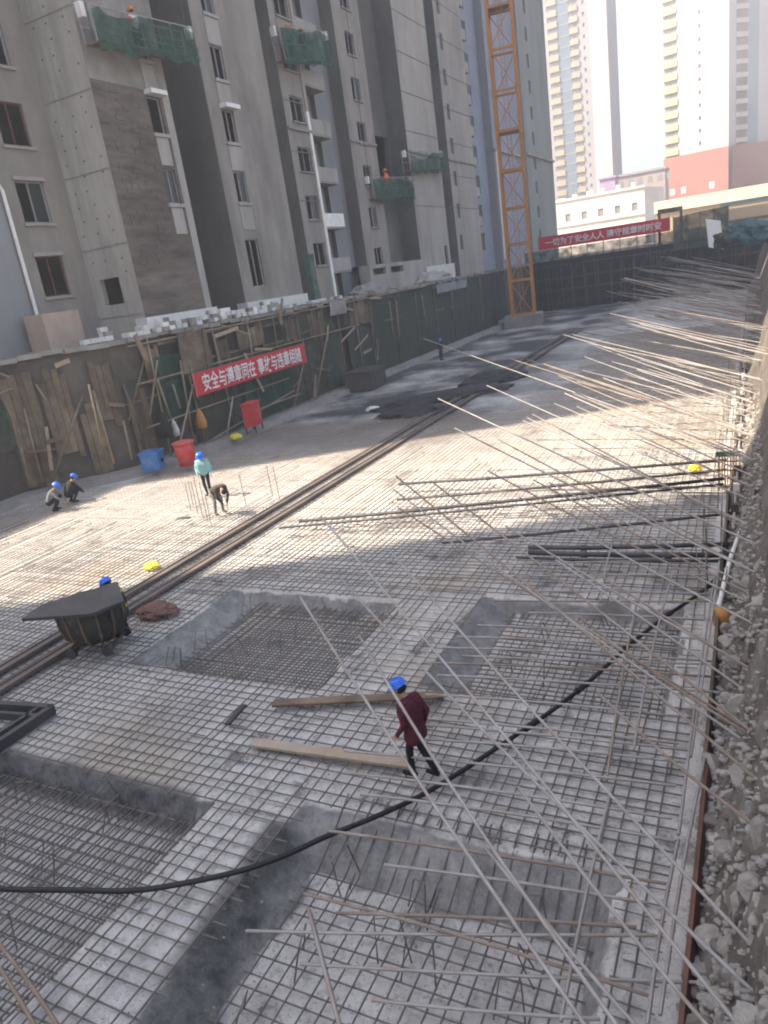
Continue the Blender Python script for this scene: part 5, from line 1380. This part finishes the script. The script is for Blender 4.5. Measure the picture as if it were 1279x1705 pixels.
# ------------------------------------------------------------------ far end and beyond
def far_end():
    a, b = aty(897, 417, 95.6), aty(1116, 384, 95.6)
    t = thing('fence', 'green netted fence on the far rim of the pit behind the red banner', 'fence', (a.x - 2, 96.3, GZ))
    L = b.x - a.x + 6
    mb = MB(); nu = 30
    for i in range(nu):
        x0, x1 = L * i / nu, L * (i + 1) / nu; q = lambda x: .08 * nz(x, 0, 3)
        mb.quad((x0, q(x0), 0), (x1, q(x1), 0), (x1, q(x1), 1.35), (x0, q(x0), 1.35))
    mb.build('net_panel', M_netdull, t)
    for i in range(12):
        m2 = MB(); m2.beam((L * i / 11, .1, 0), (L * i / 11, .1, 1.5), .08); m2.build('post', M_pole, t)
    banner('far red banner with small white characters on the fence by the crane', a, b, 1.45, '一切为了安全人人 遵守规章时时安', 'red slogan banners', .62)
    # green shed net at the right of the banner
    p, q = aty(1122, 400, 93), aty(1212, 352, 93)
    t = thing('netted_shed', 'dark green netted screen standing at the far right rim of the pit', 'screen', (p.x, 93, 5.2))
    w = q.x - p.x; h0, h1 = aty(1122, 362, 93).z - 5.2, aty(1210, 343, 93).z - 5.2
    mb = MB(); mb.add([(0, 0, 0), (w, 0, 0), (w, 0, h1), (0, 0, h0), (0, 4, 0), (w, 4, 0), (w, 4, h1), (0, 4, h0)], [(0, 1, 2, 3), (1, 5, 6, 2), (3, 2, 6, 7), (4, 0, 3, 7), (5, 4, 7, 6)]); mb.build('net_panel', M_netdull, t)
    mb = MB()
    for k in range(5): mb.beam((w * k / 4, -.06, 0), (w * k / 4, -.06, h0 + (h1 - h0) * k / 4 + .1), .1)
    mb.build('post', M_pipe, t)
    p = aty(1098, 372, 97); q = aty(1134, 347, 97)
    t = thing('site_gate', 'small dark brown gate frame right of the far banner', 'gate frame', (p.x, 97, GZ)); w = q.x - p.x; h = q.z - GZ
    mb = MB(); mb.beam((0, 0, 0), (0, 0, h), .3); mb.beam((w, 0, 0), (w, 0, h), .3); mb.build('post', M_timber, t); mb = MB(); mb.beam((-.15, 0, h), (w + .15, 0, h), .5); mb.build('lintel', M_timber, t)
    # leaning white panel and tarps on the right rim
    p = aty(1190, 425, 88); mb = MB(); mb.obox((0, 0, 1.0), (.7, 0, -.2), (0, .06, .02), (-.15, .3, 1.4)); o = mb.build('leaning_sheet', M_foam, bevel=.01); o.location = (p.x, 88, 5.4); tag(o, 'white panel leaning at the far right rim before the green screen', 'panel')
    p = aty(1235, 420, 110)
    t = thing('bank_wall', 'sandy retaining wall on the right beyond the green screen', 'wall', (p.x, 112, GZ - .5)); x0 = aty(1208, 400, 112).x - p.x; zt = aty(1240, 368, 112).z - GZ + .5; zt2 = aty(1240, 345, 116).z - GZ + .5
    mb = MB(); mb.box((x0, 0, 0), (x0 + 60, 1.5, zt)); mb.build('lower_wall', mat('sand_wall', (.55, .42, .32), (.47, .36, .27), .3, .9, bump=.15), t)
    mb = MB(); mb.box((x0 - .2, -.2, zt), (x0 + 60, 1.6, zt + .35)); mb.build('coping', M_timber, t)
    mb = MB(); mb.box((x0, 3, 0), (x0 + 60, 4, zt2)); mb.build('upper_wall', M_tan, t)
    k = 0
    for px, py, s, m, lb in ((1222, 440, 1.5, M_netdark, 'dark green covered heap on the right rim beyond the rods'), (1250, 450, 1.9, M_teal, 'teal tarpaulin heap on the right rim beyond the rods'), (1270, 465, 1.4, M_tarp2, 'grey tarpaulin heap on the right rim at the picture edge'), (1236, 425, 1.1, M_netdark, 'small dark bush-like heap before the sandy wall')):
        p = aty(px, py, 75); bm = bmesh.new(); bmesh.ops.create_icosphere(bm, subdivisions=4, radius=1)
        for v in bm.verts:
            n = .35 * nz(v.co.x, v.co.y, v.co.z + k * 7, 1.9) + .2 * nz(v.co.x, v.co.y, v.co.z + k, 5); v.co *= s * (1 + n); v.co.z = max(v.co.z * .75, -.6)
        me = bpy.data.meshes.new('tarp_heap'); bm.to_mesh(me); bm.free(); me.materials.append(m); o = link('tarp_heap', me); o.location = (p.x, 75, 5.8); tag(o, lb, 'tarpaulin heap'); k += 1
    # long cream parapet wall
    t = thing('parapet_wall', 'long cream topped wall crossing behind the sandy wall', 'wall', (0, 155, GZ)); x0 = aty(1092, 350, 155).x; zt = aty(1160, 325, 155).z - GZ; zb = aty(1160, 345, 155).z - GZ
    mb = MB(); mb.box((x0, .2, 0), (x0 + 130, 3, zb)); mb.build('wall_base', M_tan, t); mb = MB(); mb.box((x0 - .3, -.2, zb), (x0 + 130, 3.2, zt)); mb.build('parapet', M_cream, t)
    mb = MB(); mb.box((aty(1200, 345, 154).x, -.5, zb - .6), (aty(1200, 345, 154).x + 40, -.25, zb - .1)); mb.build('teal_strip', M_teal, t)
    # low white building
    y = 165; x0, x1 = aty(928, 370, y).x, aty(1074, 350, y).x; x2 = aty(1096, 345, y + 10).x; zt = aty(1000, 322, y).z
    t = thing('low_building', 'low white building with small windows behind the far banner', 'building', (x0, y, GZ)); h = zt - GZ; w = x1 - x0
    ops = []
    for fl in range(2):
        for k in range(5): ops.append((w * (.1 + .19 * k), w * (.1 + .19 * k) + 1.1, h * (.2 + .42 * fl), h * (.2 + .42 * fl) + 1.5))
    mb = MB(); panel(mb, (0, 0, -.2), (1, 0, 0), (0, -1, 0), w, h, ops, .2); mb.quad((w, 0, -.2), (w + 2.6, 12, -.2), (w + 2.6, 12, h - .2), (w, 0, h - .2)); mb.quad((0, 0, h - .2), (w, 0, h - .2), (w + 2.6, 12, h - .2), (0, 12, h - .2)); mb.quad((0, 12, -.2), (0, 0, -.2), (0, 0, h - .2), (0, 12, h - .2)); mb.build('wall', M_wht, t)
    for q in ops:
        g_ = MB(); g_.box((q[0] + .03, .15, q[2] - .2 + .03), (q[1] - .03, .19, q[3] - .2 - .03)); g_.build('window', M_twin, t)
    s = MB(); s.box((-.2, -.25, h * .52), (w, -.02, h * .52 + .2)); s.box((-.2, -.25, h - .3), (w + .1, -.02, h + .1)); s.build('cornice', M_wht, t)
    for k in range(6): mb = MB(); mb.box((w * k / 6 + .4, .3, h - .19), (w * k / 6 + rnd.uniform(.9, 1.9), 2, h + rnd.uniform(.4, 1.3))); mb.build('roof_box', M_wht, t)
    y = 190; p = aty(998, 300, y); q = aty(1025, 322, y); t = thing('roof_hut', 'lilac hut rising behind the low white building', 'hut', (p.x, y, GZ)); mb = MB(); mb.box((0, 0, 0), (q.x - p.x, 5, p.z - GZ)); mb.build('wall', M_lilac, t); mb = MB(); mb.box((-.3, -.3, p.z - GZ), (q.x - p.x + .3, 5.3, p.z - GZ + .4)); mb.build('roof', M_lilac, t)
    y = 200; p = aty(1026, 296, y); q = aty(1108, 318, y); t = thing('low_building', 'long pinkish grey building between the lilac hut and the red-footed tower', 'building', (p.x, y, GZ)); mb = MB(); h = p.z - GZ; mb.box((0, 0, 0), (q.x - p.x, 8, h)); mb.build('wall', mat('pinkgrey', (.42, .36, .34), (.38, .33, .31), .2, .9), t); 
    for k in range(6): mb = MB(); mb.box((.6 + k * 2.2, -.05, h - 2.3), (1.6 + k * 2.2, -.01, h - 1.0)); mb.build('window', M_twin, t)
    mb = MB(); mb.box((-.3, -.3, h), (q.x - p.x + .3, 8.3, h + .5)); mb.build('roof', M_tgrey, t)
far_end()

def towers():
    def tower(lb, y, cols, pbase, ztop, rz, depth, extra=None):
        """cols: list of (width, kind, material) along the front"""
        p = aty(*pbase, y); t = thing('residential_tower', lb, 'tower', (p.x, y, GZ), rz); x = 0; H_ = ztop
        tot = sum(c[0] for c in cols)
        mb = MB(); mb.box((.05, .3, 0), (tot - .05, depth, H_ - .3)); mb.build('core', M_tgrey, t)
        for (w, kind, m) in cols:
            d = {'plain': 0, 'balc': .5, 'glass': .25, 'win': 0}[kind]
            mb = MB(); n = int(H_ / 3)
            if kind == 'plain': mb.box((x, 0, 0), (x + w, .28, H_))
            elif kind == 'glass':
                mb.box((x, .05, 0), (x + w, .28, H_))
            elif kind == 'win':
                panel(mb, (x, 0, 0), (1, 0, 0), (0, -1, 0), w, H_, [(w * .42, w * .42 + .6, k * 3 + 1, k * 3 + 2.0) for k in range(n)], .25)
            else:
                for k in range(n): mb.box((x, -.3, k * 3), (x + w, .28, k * 3 + 1.5))
            ob = mb.build({'plain': 'wall', 'glass': 'glazing', 'win': 'wall', 'balc': 'balcony'}[kind], m, t)
            if kind == 'balc': stuff(ob)
            if kind == 'glass':
                g = MB()
                for k in range(n): g.box((x, -.02, k * 3), (x + w, .045, k * 3 + .25))
                stuff(g.build('floor_band', M_tgrey, t))
            if kind == 'balc':
                g = MB()
                for k in range(n): g.box((x + .1, .2, k * 3 + 1.5), (x + w - .1, .298, k * 3 + 3.0))
                stuff(g.build('window', M_twin, t))
            x += w
        if extra: extra(t, tot, H_, depth)
        return t
    y = 260
    sc = lambda a, b, yy: aty(b, 200, yy).x - aty(a, 200, yy).x
    W1 = sc(915, 1022, y)
    f = W1 / 107.0
    tower('distant grey tower with yellow balcony stripes and blue glass column', y, [(11 * f, 'plain', M_tgrey), (16 * f, 'balc', M_tochre), (20 * f, 'glass', M_tglass), (14 * f, 'balc', M_tochre), (18 * f, 'win', M_tgrey), (28 * f, 'plain', M_pink)], (917, 300), 140, 0.0, 20)
    y = 230
    W2 = sc(1104, 1213, y); f = W2 / 109.0
    zr = aty(1160, 255, y).z - GZ
    def ex(t, tot, H_, depth):
        mb = MB(); mb.box((-.15, -1.0, 0), (tot + .15, -.82, zr)); mb.build('red_base', M_brick, t)
        g = MB()
        for k in range(4):
            for xx in (.09, .27, .72): g.box((tot * xx, -1.06, 2 + k * 3), (tot * xx + 1.2, -1.005, 3.6 + k * 3))
        g.build('base_window', M_wht, t)
        # right-hand face
        mb = MB(); w2 = 30
        e = V((math.cos(math.radians(51)), math.sin(math.radians(51)), 0))
        for i, (a, b, m) in enumerate([(0, 2.2, M_tgrey), (2.2, 5.5, M_stain_shade), (5.5, 9, M_tglass), (9, 16, M_tgrey), (16, 19, M_stain_shade), (19, 30, M_tgrey)]):
            q = MB(); c0 = V((tot + .02, 0, 0)) + e * a; c1 = V((tot + .02, 0, 0)) + e * b
            q.quad(c0, c1, c1 + V((0, 0, H_)), c0 + V((0, 0, H_))); q.build('wall', m, t)
            if m is M_stain_shade:
                g = MB()
                for k in range(int(H_ / 3)):
                    z = k * 3; nn = V((e.y, -e.x, 0)) * .5; g.add([c0, c1, c1 + nn, c0 + nn, c0 + V((0, 0, 1.1)), c1 + V((0, 0, 1.1)), c1 + nn + V((0, 0, 1.1)), c0 + nn + V((0, 0, 1.1))], [(4, 5, 6, 7), (2, 3, 7, 6), (1, 2, 6, 5), (3, 0, 4, 7), (0, 1, 2, 3)])
                    for j in range(len(g.v) - 8, len(g.v)): g.v[j] = (g.v[j][0], g.v[j][1], g.v[j][2] + z)
                stuff(g.build('balcony', M_tgrey, t))
        q = MB(); nn = V((e.y, -e.x, 0)) * .9; c0 = V((tot + .2, 0, 0)) + nn; c1 = c0 + e * 30; q.quad(c0, c1, c1 + V((0, 0, zr)), c0 + V((0, 0, zr))); q.build('red_base', M_brickshade, t)
        mb = MB(); mb.quad((tot, 0, H_), V((tot, 0, H_)) + e * 30, (tot, depth + 10, H_), (0, depth, H_)); mb.build('roof', M_tgrey, t)
    tower('pale pink tower with yellow balcony column and red brick foot', y, [(14 * f, 'balc', M_tyel), (10 * f, 'balc', M_tyel), (85 * f, 'win', M_pink)], (1108, 290), 130, math.radians(-9), 22, ex)
towers()

# ------------------------------------------------------------------ air
def haze():
    mb = MB(); mb.box((-420, -420, -1.5), (420, 720, 160))
    m = bpy.data.materials.new('haze'); m.use_nodes = True; t = m.node_tree; t.nodes.clear()
    out = t.nodes.new('ShaderNodeOutputMaterial'); v = t.nodes.new('ShaderNodeVolumePrincipled')
    v.inputs['Color'].default_value = (.93, .94, .96, 1); v.inputs['Density'].default_value = HAZE; v.inputs['Anisotropy'].default_value = .2
    t.links.new(v.outputs[0], out.inputs['Volume'])
    stuff(mb.build('haze', m))
HAZE = .0021
haze()
